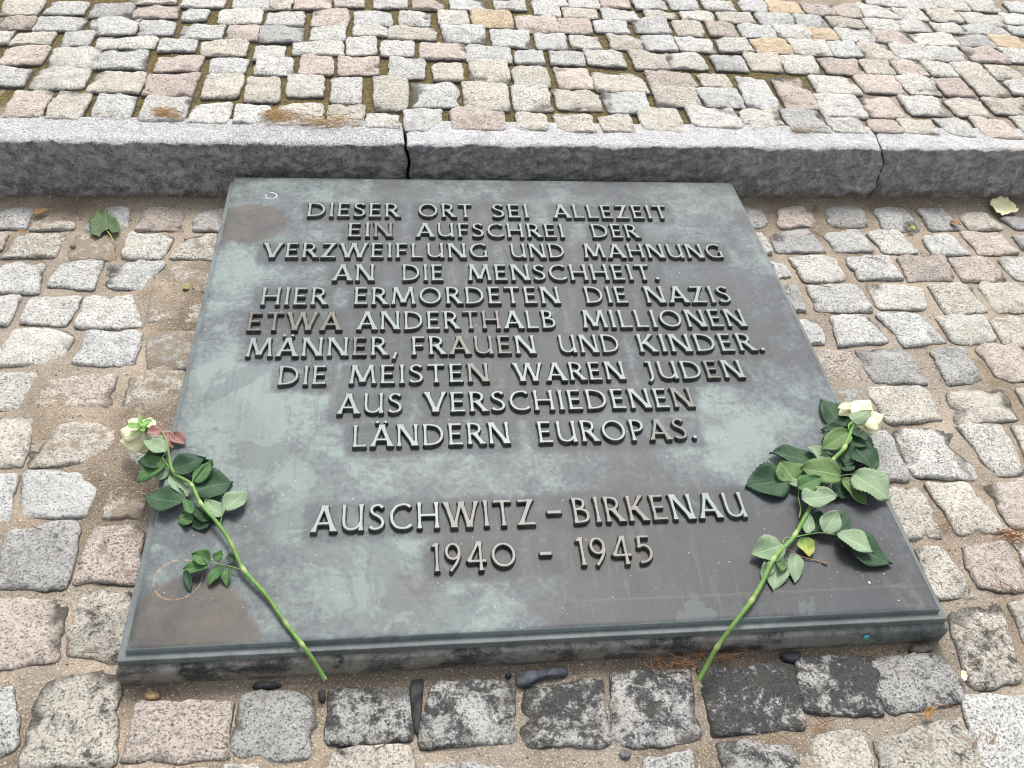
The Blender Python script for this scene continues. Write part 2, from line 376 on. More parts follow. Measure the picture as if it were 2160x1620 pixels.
for row in UP.strip().split('\n'):
    for s_ in row.split(';'):
        xl, xr, yt, yb, tone = s_.split()
        xl, xr, yt, yb = [float(v) / 3 for v in (xl, xr, yt, yb)]
        ym = (yt + yb) / 2; ap = (yb - yt) * 0.02
        def ex(x, y): return x + (VPX - x) * (ym - y) / (ym - VPY) * 0.92
        rr = random.Random(seed)
        j = lambda: (rr.random() - .5) * (yb - yt) * 0.14
        tilt = ((xl + xr) / 2 - 400) * 0.000017 * (xr - xl)
        px = [(ex(xl, yt) + j(), yt - tilt + j()), (ex(xr, yt) + j(), yt + tilt + j()), (ex(xr, yb) + j(), yb + tilt + j() * .6), (ex(xl, yb) + j(), yb - tilt + j() * .6)]
        quad = [at(x, y, UP0, UPS) for x, y in px]
        add_cobble(quad, upper, UP0, UPS, tone, seed, soot=0.0 + 0.22 * rr.random() ** 2, dust=0.10 * rr.random(), rough=.9, grow=1.025, wav=.6)
        seed += 1

# lower paving: corners TL TR BR BL, tone, soot, dust ; blocks give origin and scale of the coordinates
LOWB = [
 (0, 360, 2.893, """
5 230 205 218 150 345 -60 350 g .1 .2;215 300 455 305 450 350 185 355 c .1 .35;600 212 790 228 775 350 505 360 g .15 .3;880 225 1115 225 1110 355 830 355 p .2 .3;1215 240 1400 225 1390 360 1165 358 g .1 .3
-80 375 50 375 5 470 -100 470 p .1 .1;140 385 400 375 325 522 15 515 c .2 .3;450 385 700 385 690 525 420 528 p .05 .6;800 378 1060 385 985 530 735 518 w 0 .05;1130 385 1330 380 1320 535 1030 525 c .1 .3
10 560 280 552 215 735 -80 730 w 0 0;380 560 625 535 565 718 285 695 w .05 .1;670 560 1005 555 880 735 637 690 w 0 .15;1050 585 1280 580 1290 740 1010 700 p .15 .55
-100 755 135 755 40 930 -150 920 w 0 .05;190 765 500 750 385 935 110 920 w .05 .15;530 752 800 765 860 940 463 942 w 0 .2;935 795 1245 765 1220 930 890 915 c .1 .55
80 955 438 968 375 1172 -60 1180 w 0 .05;530 982 857 975 812 1178 442 1165 w 0 .05;925 985 1210 980 1180 1190 880 1195 g .2 .6
-60 1230 230 1235 105 1450 -120 1450 w .1 .05;300 1275 700 1240 655 1430 205 1440 p .1 .35;780 1245 1140 1220 1110 1430 745 1425 c .3 .5"""),
 (0, 0, 1, """
-35 873 72 878 42 975 -60 985 c .05 .1;82 896 250 892 225 975 50 978 c .1 .4;268 915 372 905 360 985 252 985 g .3 .4
-40 996 37 996 14 1098 -70 1098 w 0 .1;50 992 215 996 178 1086 42 1090 w .1 .1;228 1035 320 1010 300 1090 215 1090 c .1 .6
18 1122 166 1096 138 1236 -30 1240 g .25 .1;195 1108 308 1108 285 1223 155 1222 p .25 .3
-40 1263 141 1260 116 1385 -60 1412 p .15 .15;170 1250 278 1240 258 1400 138 1372 c .35 .2
-50 1445 28 1444 36 1560 -20 1606 w .15 .05;92 1432 250 1412 240 1605 30 1608 c .35 .1"""),
 (200, 1260, 2.16, """
190 475 612 475 602 732 115 745 p .2 .05;670 418 1005 448 982 724 633 712 g .28 .05;1075 400 1435 400 1442 640 1058 665 g .52 .05;1545 372 1905 385 1908 660 1480 682 g .5 .05;1100 695 1430 668 1440 850 1030 850 c .3 .3;1500 748 1642 745 1650 880 1495 880 g .1 .2;1680 757 1865 760 1890 880 1680 880 g .1 .2;590 762 730 770 740 880 580 880 w .1 .3;60 790 500 780 510 900 40 900 w .1 .3"""),
 (1100, 1260, 2.0377, """
15 385 340 350 385 625 -12 632 g .58 .05;395 318 715 302 770 603 400 633 g .5 .05;770 300 1195 278 1222 556 828 588 g .68 .05;1197 262 1505 256 1557 492 1228 494 g .6 .05;1520 258 1815 240 1912 432 1590 494 g .35 .05;535 682 742 640 768 860 500 860 g .2 .1;855 612 1178 640 1230 860 890 860 g .45 .1;1180 605 1480 560 1545 860 1240 860 c .15 .3;1530 605 1885 515 2040 860 1590 860 c .3 .25;1908 425 2260 420 2380 860 2040 860 w .12 .05"""),
 (1500, 880, 2.189, """
1095 890 1340 865 1450 1200 1205 1240 c .4 .1;1380 850 1540 850 1620 1090 1480 1085 c .1 .1;945 600 1065 595 1232 825 1030 825 c .25 .1;1160 590 1365 570 1480 800 1245 770 p .25 .15;1410 575 1600 570 1700 780 1530 790 c .1 .1
800 315 960 320 1078 547 900 547 c .05 .1;1000 303 1190 293 1368 517 1150 525 c 0 .1;1262 300 1500 290 1600 500 1385 492 p .1 .1
735 70 812 62 927 282 780 292 g 0 .05;848 50 1115 45 1237 275 948 262 w .05 .05;1145 40 1340 35 1462 243 1322 262 w 0 .05;1400 40 1600 35 1700 240 1500 250 c 0 .05"""),
 (1500, 360, 2.893, """
185 225 315 215 340 325 215 345 g .1 .1;400 232 562 210 680 328 420 342 p .1 .1;690 225 917 215 962 332 740 332 g .1 .1;985 235 1170 208 1283 357 1075 362 g .05 .1;1258 235 1412 222 1525 347 1350 357 g .05 .1;1520 262 1652 235 1782 345 1590 362 c .05 .3;1770 285 1920 270 2000 350 1862 350 g 0 .1;1960 300 2160 290 2260 370 2060 370 g 0 .1
245 375 312 378 377 495 320 500 w .1 .1;352 368 612 358 697 487 400 492 g .05 .1;690 385 902 355 987 477 768 487 w 0 .1;958 370 1132 360 1272 492 1060 497 w 0 .05;1290 402 1442 380 1582 497 1370 502 w .25 .05;1538 373 1772 385 1882 497 1640 500 p .05 .05;1850 390 2000 380 2065 470 1920 470 g 0 .1;2040 390 2200 390 2300 480 2120 480 g 0 .1
350 550 442 545 497 637 405 655 w 0 .2;487 518 742 513 822 657 573 667 w 0 .05;828 520 1077 518 1168 652 908 655 w .15 .05;1137 523 1422 518 1497 660 1218 662 p 0 .05;1448 522 1692 525 1832 662 1550 664 p 0 .05;1752 528 2000 525 2085 662 1870 662 w 0 .05;2040 530 2260 525 2360 662 2140 662 c 0 .05
420 690 522 690 582 842 490 847 g .1 .2;598 700 882 668 992 848 648 848 w .2 .15;952 680 1292 698 1332 838 1042 830 w .05 .15;1342 695 1582 688 1692 852 1450 867 c .05 .05;1632 680 1912 685 2000 850 1748 852 c .1 .1;1960 690 2200 690 2300 850 2060 850 c .1 .1
528 903 642 890 702 1045 585 1052 w 0 .2;733 873 972 875 1097 1030 790 1055 w .05 .05;1018 868 1292 870 1427 1030 1188 1057 w 0 .05;1383 885 1662 880 1772 1050 1500 1047 w 0 .05;1705 905 1900 870 2050 1060 1800 1062 c 0 .3;1960 880 2180 875 2320 1060 2110 1060 c 0 .1
610 1098 872 1093 917 1272 712 1278 p .1 .2;887 1080 1182 1078 1317 1287 1008 1287 g .15 .15;1338 1090 1542 1075 1672 1272 1460 1292 g .05 .15;1618 1070 1862 1060 2012 1262 1770 1265 p 0 .05;1920 1075 2160 1070 2310 1262 2070 1262 c 0 .05
735 1342 912 1320 950 1425 780 1435 g .25 .5;963 1325 1292 1313 1412 1512 1088 1532 c .1 .15;1443 1345 1792 1318 1892 1512 1508 1534 c .1 .15;1870 1330 2080 1325 2210 1515 1970 1520 c .1 .1"""),
]
seed = 900
for ox, oy, sc, txt in LOWB:
    for s_ in txt.replace('\n', ';').split(';'):
        p = s_.split()
        if len(p) < 11: continue
        n = [float(v) for v in p[:8]]
        quad = [at(ox + n[k] / sc, oy + n[k + 1] / sc, LOW0, LOWS) for k in (0, 2, 4, 6)]
        soot, dust = float(p[9]), float(p[10])
        add_cobble(quad, lower, LOW0, LOWS, p[8], seed, soot, dust, .95, 1.065)
        seed += 1

# the paving goes on around what the photograph shows
def fill(parent, x0, x1, y0, y1, z0, slope, px, py, mat, keep, lab):
    V, F = [], []
    n_part = 0
    cs = np.array(stone_centres)
    y = y0; r = 0
    while y < y1:
        x = x0 + (r % 2) * px * 0.45 + random.uniform(-.01, .01)
        while x < x1:
            w = px * random.uniform(.82, 1.15)
            cx, cy = x + w / 2, y + 0.02 * math.sin(x * 2)
            if keep(cx, cy) and np.min(np.hypot((cs[:, 0] - cx), (cs[:, 1] - cy))) > 0.088:
                g = 0.007; h = py * 0.5 - g
                q = [(x + g, cy + h), (x + w - g, cy + h), (x + w - g, cy - h), (x + g, cy - h)]
                q = [(a_ + random.uniform(-.004, .004), b_ + random.uniform(-.004, .004)) for a_, b_ in q]
                v, f, c = cobble_mesh(q, z0, slope, random.randrange(10 ** 6), n=16)
                b0 = len(V)
                V += [(p[0] + c[0], p[1] + c[1], p[2] + c[2]) for p in v]; F += [tuple(i + b0 for i in ff) for ff in f]
            x += w
        y += py; r += 1
    o = link('surrounding_cobbles', mesh_from('surrounding_cobbles', V, F), mat, parent)
    o.color = (.44, .43, .41, 1.0); o['kind'] = 'stuff'; o['dust'] = 0.1
    return o
def outside(z):
    def k(x, y):
        c = CAM_R @ (np.array([x, y, z]) - CAM_C)
        if c[2] < 0.05: return True
        u, v = c[0] / c[2] * FPX + 1080, c[1] / c[2] * FPX + 810
        return not (-75 < u < 2235 and -25 < v < 1700)
    return k
MAT_FILL = granite('cobble_granite_far', tint=(.44, .43, .41, 1), sooty=False)
ou = outside(UP0); ol = outside(LOW0)
fill(upper, -2.1, 2.8, 1.19, 3.5, UP0, UPS, 0.112, 0.108, MAT_FILL, lambda x, y: ou(x, y), 'u')
fill(lower, -1.45, 1.85, -0.57, 0.98, LOW0, LOWS, 0.115, 0.112, MAT_FILL, lambda x, y: ol(x, y) and not (-.58 < x < .58 and y > -.1), 'l')

# ---------------------------------------------------------------- kerb
kerb = bpy.data.objects.new('kerb', None); col.objects.link(kerb); kerb.location = (0.1, 1.07, -0.07); tag(kerb, kind='structure')
KTOP = 0.0575
def kerb_stone(xl, xr, bend_l, bend_r, seed):
    """rough hewn face, bush hammered top; bend_*(s) moves the end joint along the profile"""
    prof = []                                       # profile (y from face, z), s
    for k in range(33): prof.append((0.0, -0.10 + (KTOP - 0.004 + 0.10) * k / 32))
    prof += [(0.0015, KTOP - 0.002), (0.005, KTOP), (0.012, KTOP + .0005)]
    for k in range(1, 11): prof.append((0.012 + 0.076 * k / 10, KTOP + 0.0005))
    prof += [(0.0925, KTOP - 0.001), (0.094, KTOP - 0.006), (0.094, KTOP - 0.10)]
    nx = int((xr - xl) / 0.0045); V = []; F = []; m = len(prof)
    for i in range(nx + 1):
        u = i / nx
        for k, (py_, pz) in enumerate(prof):
            s = k / (m - 1)
            x = (xl + bend_l(pz, py_)) * (1 - u) + (xr + bend_r(pz, py_)) * u
            endd = min(u, 1 - u) * (xr - xl)
            rnd = 0.006 * math.exp(-endd / 0.005)
            y = kerb_y(x) + py_; z = pz
            o_ = seed * 7.1
            if py_ == 0.0:
                y += 0.0045 * mnoise.noise(Vector((x * 14, z * 18, o_))) + 0.0045 * mnoise.noise(Vector((x * 45, z * 60, o_))) + 0.0040 * mnoise.noise(Vector((x * 110, z * 130, o_)))
                y += rnd - 0.002
            else:
                y += (0.0030 * mnoise.noise(Vector((x * 22, 3.3, o_))) + 0.0014 * mnoise.noise(Vector((x * 90, 8, o_)))) * max(0, 1 - py_ / 0.02)
                z += 0.0012 * mnoise.noise(Vector((x * 20, y * 20, o_))) + 0.0006 * mnoise.noise(Vector((x * 90, y * 90, o_))) - rnd * 0.8
                if k == m - 1: z = pz
            V.append((x, y, z))
    for i in range(nx):
        for k in range(m - 1):
            a_ = i * m + k; F.append((a_, a_ + m, a_ + m + 1, a_ + 1))
    F.append(tuple(range(m - 1, -1, -1))); F.append(tuple(nx * m + k for k in range(m)))
    c = Vector(((xl + xr) / 2, kerb_y((xl + xr) / 2), KTOP))
    V = [(x - c[0], y - c[1], z - c[2]) for x, y, z in V]
    o = link('kerb_stone', mesh_from('kerb_stone', V, F), MAT_KERB, kerb)
    o.location = c - kerb.location
    return o
def jx(px, py, z, Y):
    d = CAM_R.T @ np.array([(px - 1080) / FPX, (py - 810) / FPX, 1.0]); t = (Y - CAM_C[1]) / d[1]; return (CAM_C + t * d)[0]
j1 = at(857, 312, KTOP)[0]; j1b = at(851, 272, KTOP)[0]; j1g = jx(866, 385, 0, KY0)
j2 = at(1876, 330, KTOP)[0]; j2b = at(1856, 284, KTOP)[0]; j2g = jx(1838, 402, 0, KY0 + .015); j2m = jx(1866, 352, 0, KY0 + .015)
def bend(j, jb, jg, jm=None):
    def f(pz, py_):
        if py_ > 0.004: return (jb - j) * min(1, py_ / 0.09) ** 1.2
        t = max(0.0, (KTOP - pz) / (KTOP + 0.065))
        w = (jg - j) * min(t, 1.1)
        return w + 0.003 * math.sin(pz * 90) + (0.012 * math.sin(min(t, 1) * math.pi) if jm else 0)
    return f
z_ = lambda a_, b_: 0.0
b1 = bend(j1, j1b, j1g); b2 = bend(j2, j2b, j2g, True)
kerb_stone(-1.5, -0.995, z_, z_, 1)
kerb_stone(-0.99, j1 - 0.0030, z_, b1, 2)
kerb_stone(j1 + 0.0030, j2 - 0.0016, b1, b2, 3)
kerb_stone(j2 + 0.0016, 1.9, b2, z_, 4)

# ---------------------------------------------------------------- memorial plaque
plaque = thing('memorial_plaque', (0, 0, -0.05), 'square weathered bronze memorial plaque with raised German inscription, on a low stone slab', 'memorial plaque')
PZ = Vector(plaque.location)
def pl(name, me, mat):
    o = link(name, me, mat, plaque); o.location = -PZ; return o
def rounded_box_mesh(name, x0, x1, y0, y1, z0, z1, bev, step, namp, nsc, sd_):
    """box without bottom; edges bevelled, sides and top gridded and roughened"""
    prof = []
    nz = max(2, int((z1 - z0) / step))
    for k in range(nz): prof.append((0.0, z0 + (z1 - bev - z0) * k / nz))
    for k in range(4):
        t = k / 3 * math.pi / 2; prof.append((bev * (1 - math.cos(t)), z1 - bev + bev * math.sin(t)))
    out = []
    nx = int((x1 - x0) / step); ny = int((y1 - y0) / step)
    for i in range(nx): out.append((x0 + (x1 - x0) * i / nx, y0, 0, 1))
    for i in range(ny): out.append((x1, y0 + (y1 - y0) * i / ny, -1, 0))
    for i in range(nx): out.append((x1 - (x1 - x0) * i / nx, y1, 0, -1))
    for i in range(ny): out.append((x0, y1 - (y1 - y0) * i / ny, 1, 0))
    V, F = [], []; m = len(out); cx, cy = (x0 + x1) / 2, (y0 + y1) / 2
    for ins, z in prof + [(bev + 0.05, z1)]:
        sx = 1 - 2 * ins / (x1 - x0); sy = 1 - 2 * ins / (y1 - y0)
        for (x, y, ix, iy) in out:
            X, Y = cx + (x - cx) * sx, cy + (y - cy) * sy
            nn = namp * (mnoise.noise(Vector((X * nsc, Y * nsc, z * nsc + sd_))) + .5 * mnoise.noise(Vector((X * nsc * 3.1, Y * nsc * 3.1, z * nsc * 3 + sd_))))
            V.append((X + ix * nn, Y + iy * nn, z + (nn * .5 if z > z0 + .001 else 0)))
    for k in range(len(prof)):
        for i in range(m):
            j = (i + 1) % m; F.append((k * m + i, k * m + j, (k + 1) * m + j, (k + 1) * m + i))
    F.append(tuple(len(prof) * m + i for i in range(m)))
    return mesh_from(name, V, F)
t = NT('slab_stone'); w = t.world()
sn = t.noise(w, 16, 5, .65, .5); g = t.noise(w, 260, 3, .7); mb = t.noise(w, 60, 4, .65)
wz = t.sep(w)[2]
c = t.mix(t.mapr(sn, .38, .60), (0.030, 0.029, 0.028, 1), (0.20, 0.19, 0.17, 1))
c = t.mix(t.math('MULTIPLY', t.mapr(t.math('ADD', mb, t.math('MULTIPLY', wz, 8)), .28, .5), .5), c, (0.27, 0.265, 0.25, 1))
c = t.mix(t.mapr(t.noise(w, 9, 5, .7, .8), .55, .68), c, (0.028, 0.029, 0.031, 1))
c = t.mix(t.math('MULTIPLY', t.mapr(t.sep(w)[0], .25, .5), .5), c, (0.065, 0.10, 0.10, 1))
c = t.mix(t.math('MULTIPLY', t.mapr(wz, -.044, -.055), .6), c, (0.15, 0.12, 0.085, 1))
c = t.mix(t.math('MULTIPLY', t.mapr(g, .58, .68), .5), c, (0.02, 0.02, 0.02, 1))
c = t.mix(t.math('MULTIPLY', t.mapr(g, .42, .34), .4), c, (0.35, 0.34, 0.32, 1))
MAT_SLAB = t.fin(c, .75, t.bump(mb, .6, .003, t.bump(g, .5, .001)), .35)
pl('stone_slab', rounded_box_mesh('stone_slab', -0.5145, 0.5155, -0.0185, 1.0145, -0.12, -0.0195, 0.005, 0.008, 0.0018, 30, 3), MAT_SLAB)
# a turquoise paint fleck on the slab
# --- text geometry
LET_H = 0.0066
def seg_sdf(X, Y, poly):
    P = np.array(poly, float); Q = np.roll(P, -1, 0)
    d = np.full(X.shape, 1e9); ins = np.zeros(X.shape, bool)
    for (ax, ay), (bx, by) in zip(P, Q):
        ex_, ey = bx - ax, by - ay; l2 = ex_ * ex_ + ey * ey + 1e-12
        tt = np.clip(((X - ax) * ex_ + (Y - ay) * ey) / l2, 0, 1)
        d = np.minimum(d, (X - ax - tt * ex_) ** 2 + (Y - ay - tt * ey) ** 2)
        cond = ((ay > Y) != (by > Y)) & (X < (bx - ax) * (Y - ay) / (by - ay + 1e-15) + ax)
        ins ^= cond
    d = np.sqrt(d); return np.where(ins, -d, d)
Wd = 0.108
def ST(x0, y0, x1, y1, w=Wd, f0=1.32, f1=1.32):
    d = np.array([x1 - x0, y1 - y0]); L = np.linalg.norm(d); d /= L; n = np.array([-d[1], d[0]])
    st = [(0, f0), (0.12, 1.1), (0.3, 1.0), (0.7, 1.0), (0.88, 1.1), (1, f1)]
    c0 = np.array([x0, y0])
    up = [c0 + d * L * t_ + n * w * .5 * k for t_, k in st]; dn = [c0 + d * L * t_ - n * w * .5 * k for t_, k in st]
    return [tuple(p) for p in up + dn[::-1]]
def SV(x0, y0, x1, y1, w=Wd):
    """diagonal or upright stroke cut level at top and bottom"""
    dx, dy = x1 - x0, y1 - y0; L = math.hypot(dx, dy); hw = w * .5 * L / abs(dy)
    st = [(0, 1.9), (0.08, 1.35), (0.25, 1.0), (0.75, 1.0), (0.92, 1.35), (1, 1.9)]
    up = [(x0 + dx * t_ + hw * k, y0 + dy * t_) for t_, k in st]; dn = [(x0 + dx * t_ - hw * k, y0 + dy * t_) for t_, k in st]
    return up + dn[::-1]
def CV(pts, w=Wd, f0=1.25, f1=1.25, sub=5):
    P = [np.array(p, float) for p in pts]; P = [2 * P[0] - P[1]] + P + [2 * P[-1] - P[-2]]
    c_ = []
    for i in range(1, len(P) - 2):
        for k in range(sub):
            t_ = k / sub; p0, p1, p2, p3 = P[i - 1:i + 3]
            c_.append(.5 * (2 * p1 + (p2 - p0) * t_ + (2 * p0 - 5 * p1 + 4 * p2 - p3) * t_ ** 2 + (3 * p1 - p0 - 3 * p2 + p3) * t_ ** 3))
    c_.append(P[-2]); c_ = np.array(c_); T = np.gradient(c_, axis=0); T /= np.linalg.norm(T, axis=1, keepdims=True)
    N = np.stack([-T[:, 1], T[:, 0]], 1); m = len(c_); s = np.linspace(0, 1, m)
    k = 0.82 + 0.22 * np.abs(T[:, 1])                # curves a little thinner where they run level
    k = k + (f0 - 1) * np.clip(1 - s / .12, 0, 1) + (f1 - 1) * np.clip(1 - (1 - s) / .12, 0, 1)
    a_ = c_ + N * (w * .5 * k)[:, None]; b_ = c_ - N * (w * .5 * k)[:, None]
    return [tuple(p) for p in a_] + [tuple(p) for p in b_[::-1]]
def RING(cx, cy, rx, ry, w=Wd):
    r = []
    for a0, a1 in ((-10, 190), (170, 370)):
        r.append(CV([(cx + rx * math.cos(math.radians(q)), cy + ry * math.sin(math.radians(q))) for q in np.linspace(a0, a1, 14)], w, 1, 1, 3))
    return r
def DOT(cx, cy, r): return [(cx + r * math.cos(q), cy + r * math.sin(q)) for q in np.linspace(0, 2 * math.pi, 17)[:-1]]
HB = 0.095
GL = {
 'I': (.22, [SV(.11, 0, .11, 1)]),
 'E': (.56, [SV(.1, 0, .1, 1), ST(.06, .945, .5, .945, HB, 1, 1.35), ST(.06, .51, .45, .51, HB, 1, 1.35), ST(.06, .055, .53, .055, HB, 1, 1.4)]),
 'F': (.52, [SV(.1, 0, .1, 1), ST(.06, .945, .5, .945, HB, 1, 1.35), ST(.06, .48, .44, .48, HB, 1, 1.35)]),
 'L': (.52, [SV(.1, 0, .1, 1), ST(.06, .055, .5, .055, HB, 1, 1.4)]),
 'T': (.66, [SV(.33, 0, .33, 1), ST(.02, .94, .64, .94, HB, 1.4, 1.4)]),
 'H': (.78, [SV(.1, 0, .1, 1), SV(.67, 0, .67, 1), ST(.1, .5, .67, .5, HB, 1, 1)]),
 'N': (.82, [SV(.1, 0, .1, 1), SV(.12, 1, .69, 0, .15), SV(.71, 0, .71, 1)]),
 'M': (.98, [SV(.08, 0, .17, 1), SV(.17, 1, .49, .08, .14), SV(.49, .08, .80, 1, .12), SV(.80, 1, .90, 0)]),
 'A': (.80, [SV(.07, 0, .40, 1, .12), SV(.40, 1, .73, 0, .15), ST(.2, .31, .6, .31, HB, 1, 1)]),
 'V': (.76, [SV(.06, 1, .38, 0, .15), SV(.38, 0, .70, 1, .12)]),
 'W': (1.16, [SV(.06, 1, .33, 0, .14), SV(.33, 0, .58, 1, .115), SV(.58, 1, .84, 0, .14), SV(.84, 0, 1.10, 1, .115)]),
 'Z': (.64, [ST(.06, .94, .58, .94, HB, 1.5, 1), SV(.52, 1, .09, 0, .14), ST(.05, .055, .6, .055, HB, 1, 1.5)]),
 'K': (.70, [SV(.1, 0, .1, 1), SV(.56, 1, .16, .42, .12), SV(.26, .58, .62, 0, .15)]),
 'U': (.78, [CV([(.11, 1), (.11, .7), (.11, .36), (.17, .14), (.35, .055), (.53, .12), (.66, .3)], Wd, 1.3, 1), SV(.67, 0, .67, 1)]),
 'D': (.80, [SV(.1, 0, .1, 1), CV([(.06, .945), (.3, .945), (.55, .86), (.69, .66), (.71, .5), (.69, .34), (.55, .14), (.3, .055), (.06, .055)], Wd, 1, 1)]),
 'O': (.94, RING(.46, .5, .385, .44)),
 'C': (.76, [CV([(.71, .84), (.58, .93), (.43, .945), (.22, .86), (.09, .64), (.075, .48), (.11, .28), (.24, .1), (.43, .05), (.58, .07), (.73, .17)])]),
 'G': (.80, [CV([(.71, .84), (.58, .93), (.43, .945), (.22, .86), (.09, .64), (.075, .48), (.11, .28), (.24, .1), (.43, .05), (.58, .07), (.68, .12)], Wd, 1.25, 1), SV(.69, .03, .69, .46)]),
 'S': (.54, [CV([(.47, .84), (.37, .93), (.25, .945), (.12, .87), (.09, .74), (.16, .62), (.30, .53), (.42, .42), (.465, .27), (.40, .12), (.25, .055), (.13, .07), (.05, .16)])]),
 'R': (.66, [SV(.1, 0, .1, 1), CV([(.06, .945), (.28, .945), (.44, .87), (.49, .72), (.43, .57), (.28, .49), (.08, .48)], Wd, 1, 1), SV(.28, .50, .59, 0, .15)]),
 'P': (.58, [SV(.1, 0, .1, 1), CV([(.06, .945), (.28, .945), (.45, .87), (.50, .71), (.44, .55), (.28, .46), (.08, .45)], Wd, 1, 1)]),
 'B': (.62, [SV(.1, 0, .1, 1), CV([(.06, .945), (.26, .945), (.40, .88), (.43, .76), (.37, .62), (.22, .54), (.08, .54)], Wd, 1, 1), CV([(.08, .54), (.28, .54), (.47, .46), (.53, .29), (.46, .12), (.28, .055), (.06, .055)], Wd, 1, 1)]),
 'J': (.36, [CV([(.25, 1), (.25, .6), (.25, .2), (.21, .02), (.10, -.12)], Wd, 1.3, 1.2), ST(.08, .95, .27, .95, HB, 1.3, 1)]),
 '1': (.32, [SV(.2, -.05, .2, 1), SV(.2, 1, .05, .84, .10)]),
 '9': (.64, RING(.31, .66, .225, .275) + [CV([(.535, .68), (.52, .45), (.40, .2), (.2, -.06)], Wd, 1, 1.2)]),
 '4': (.74, [SV(.5, -.08, .5, 1), SV(.47, 1, .07, .27, .11), ST(.04, .27, .70, .27, HB, 1, 1.4)]),
 '0': (.90, RING(.44, .46, .37, .40)),
 '5': (.60, [ST(.16, .93, .55, .93, HB, 1, 1.4), SV(.19, .95, .14, .52, .12), CV([(.10, .53), (.26, .60), (.42, .56), (.52, .42), (.52, .24), (.42, .08), (.25, -.01), (.08, -.02)], Wd, 1, 1.2)]),
 '-': (.42, [ST(.02, .45, .40, .45, .13, 1, 1)]),
 '.': (.20, [DOT(.1, .09, .085)]),
 ',': (.24, [SV(.18, .14, .08, -.2, .10)]),
}
GL['Ä'] = (.80, GL['A'][1] + [DOT(.24, 1.12, .07), DOT(.55, 1.12, .07)])
def glyph_mesh(ch):
    wd, polys = GL[ch]
    st = 0.022
    xs = np.arange(-.16, wd + .18, st); ys = np.arange(-.36, 1.34, st)
    X, Y = np.meshgrid(xs, ys)
    D = np.full(X.shape, 1e9)
    for p in polys: D = np.minimum(D, seg_sdf(X, Y, p))
    rimw = 0.014
    F0 = D + rimw                                     # level set of the flat top
    gy, gx = np.gradient(D, st); gl = np.hypot(gx, gy) + 1e-9; gx /= gl; gy /= gl
    V = []; att = []; idx = {}
    def vert(key, x, y, z, a_):
        if key not in idx: idx[key] = len(V); V.append((x, y, z)); att.append(a_)
        return idx[key]
    def samp(G, fi, fj):
        i0, j0 = int(fi), int(fj); i1, j1 = min(i0 + 1, G.shape[0] - 1), min(j0 + 1, G.shape[1] - 1); a_, b_ = fi - i0, fj - j0
        return (G[i0, j0] * (1 - a_) + G[i1, j0] * a_) * (1 - b_) + (G[i0, j1] * (1 - a_) + G[i1, j1] * a_) * b_
    F = []; ny, nx = X.shape
    for i in range(ny - 1):
        for j in range(nx - 1):
            cn = [(i, j), (i, j + 1), (i + 1, j + 1), (i + 1, j)]
            v = [F0[c_] for c_ in cn]
            if all(q > 0 for q in v): continue
            poly = []; cross = []
            for k in range(4):
                a_, b_ = cn[k], cn[(k + 1) % 4]; va, vb = v[k], v[(k + 1) % 4]
                if va <= 0: poly.append(vert(a_, X[a_], Y[a_], LET_H, min(1, -D[a_] / .07)))
                if (va <= 0) != (vb <= 0):
                    tt = va / (va - vb); fi, fj = a_[0] + (b_[0] - a_[0]) * tt, a_[1] + (b_[1] - a_[1]) * tt
                    key = (min(a_, b_), max(a_, b_)); x = xs[0] + fj * st; y = ys[0] + fi * st
                    nx_, ny_ = samp(gx, fi, fj), samp(gy, fi, fj); nl = math.hypot(nx_, ny_) + 1e-9; nx_ /= nl; ny_ /= nl
                    r0 = vert(key, x, y, LET_H, .15)
                    r1 = vert((key, 1), x + nx_ * .02, y + ny_ * .02, LET_H - .0009, 0)
                    r2 = vert((key, 2), x + nx_ * .048, y + ny_ * .048, -.0006, 0)
                    poly.append(r0); cross.append((r0, r1, r2, va <= 0))
            if len(poly) >= 3: F.append(tuple(poly))
            if len(cross) == 2:
                A, B = (cross[0], cross[1]) if cross[0][3] else (cross[1], cross[0])
                # boundary runs from exit point A to entry point B
                F.append((B[0], A[0], A[1], B[1])); F.append((B[1], A[1], A[2], B[2]))
    me = mesh_from('glyph', V, F, smooth=False)
    at_ = me.attributes.new('inner', 'FLOAT', 'POINT'); at_.data.foreach_set('value', att)
    return me, wd

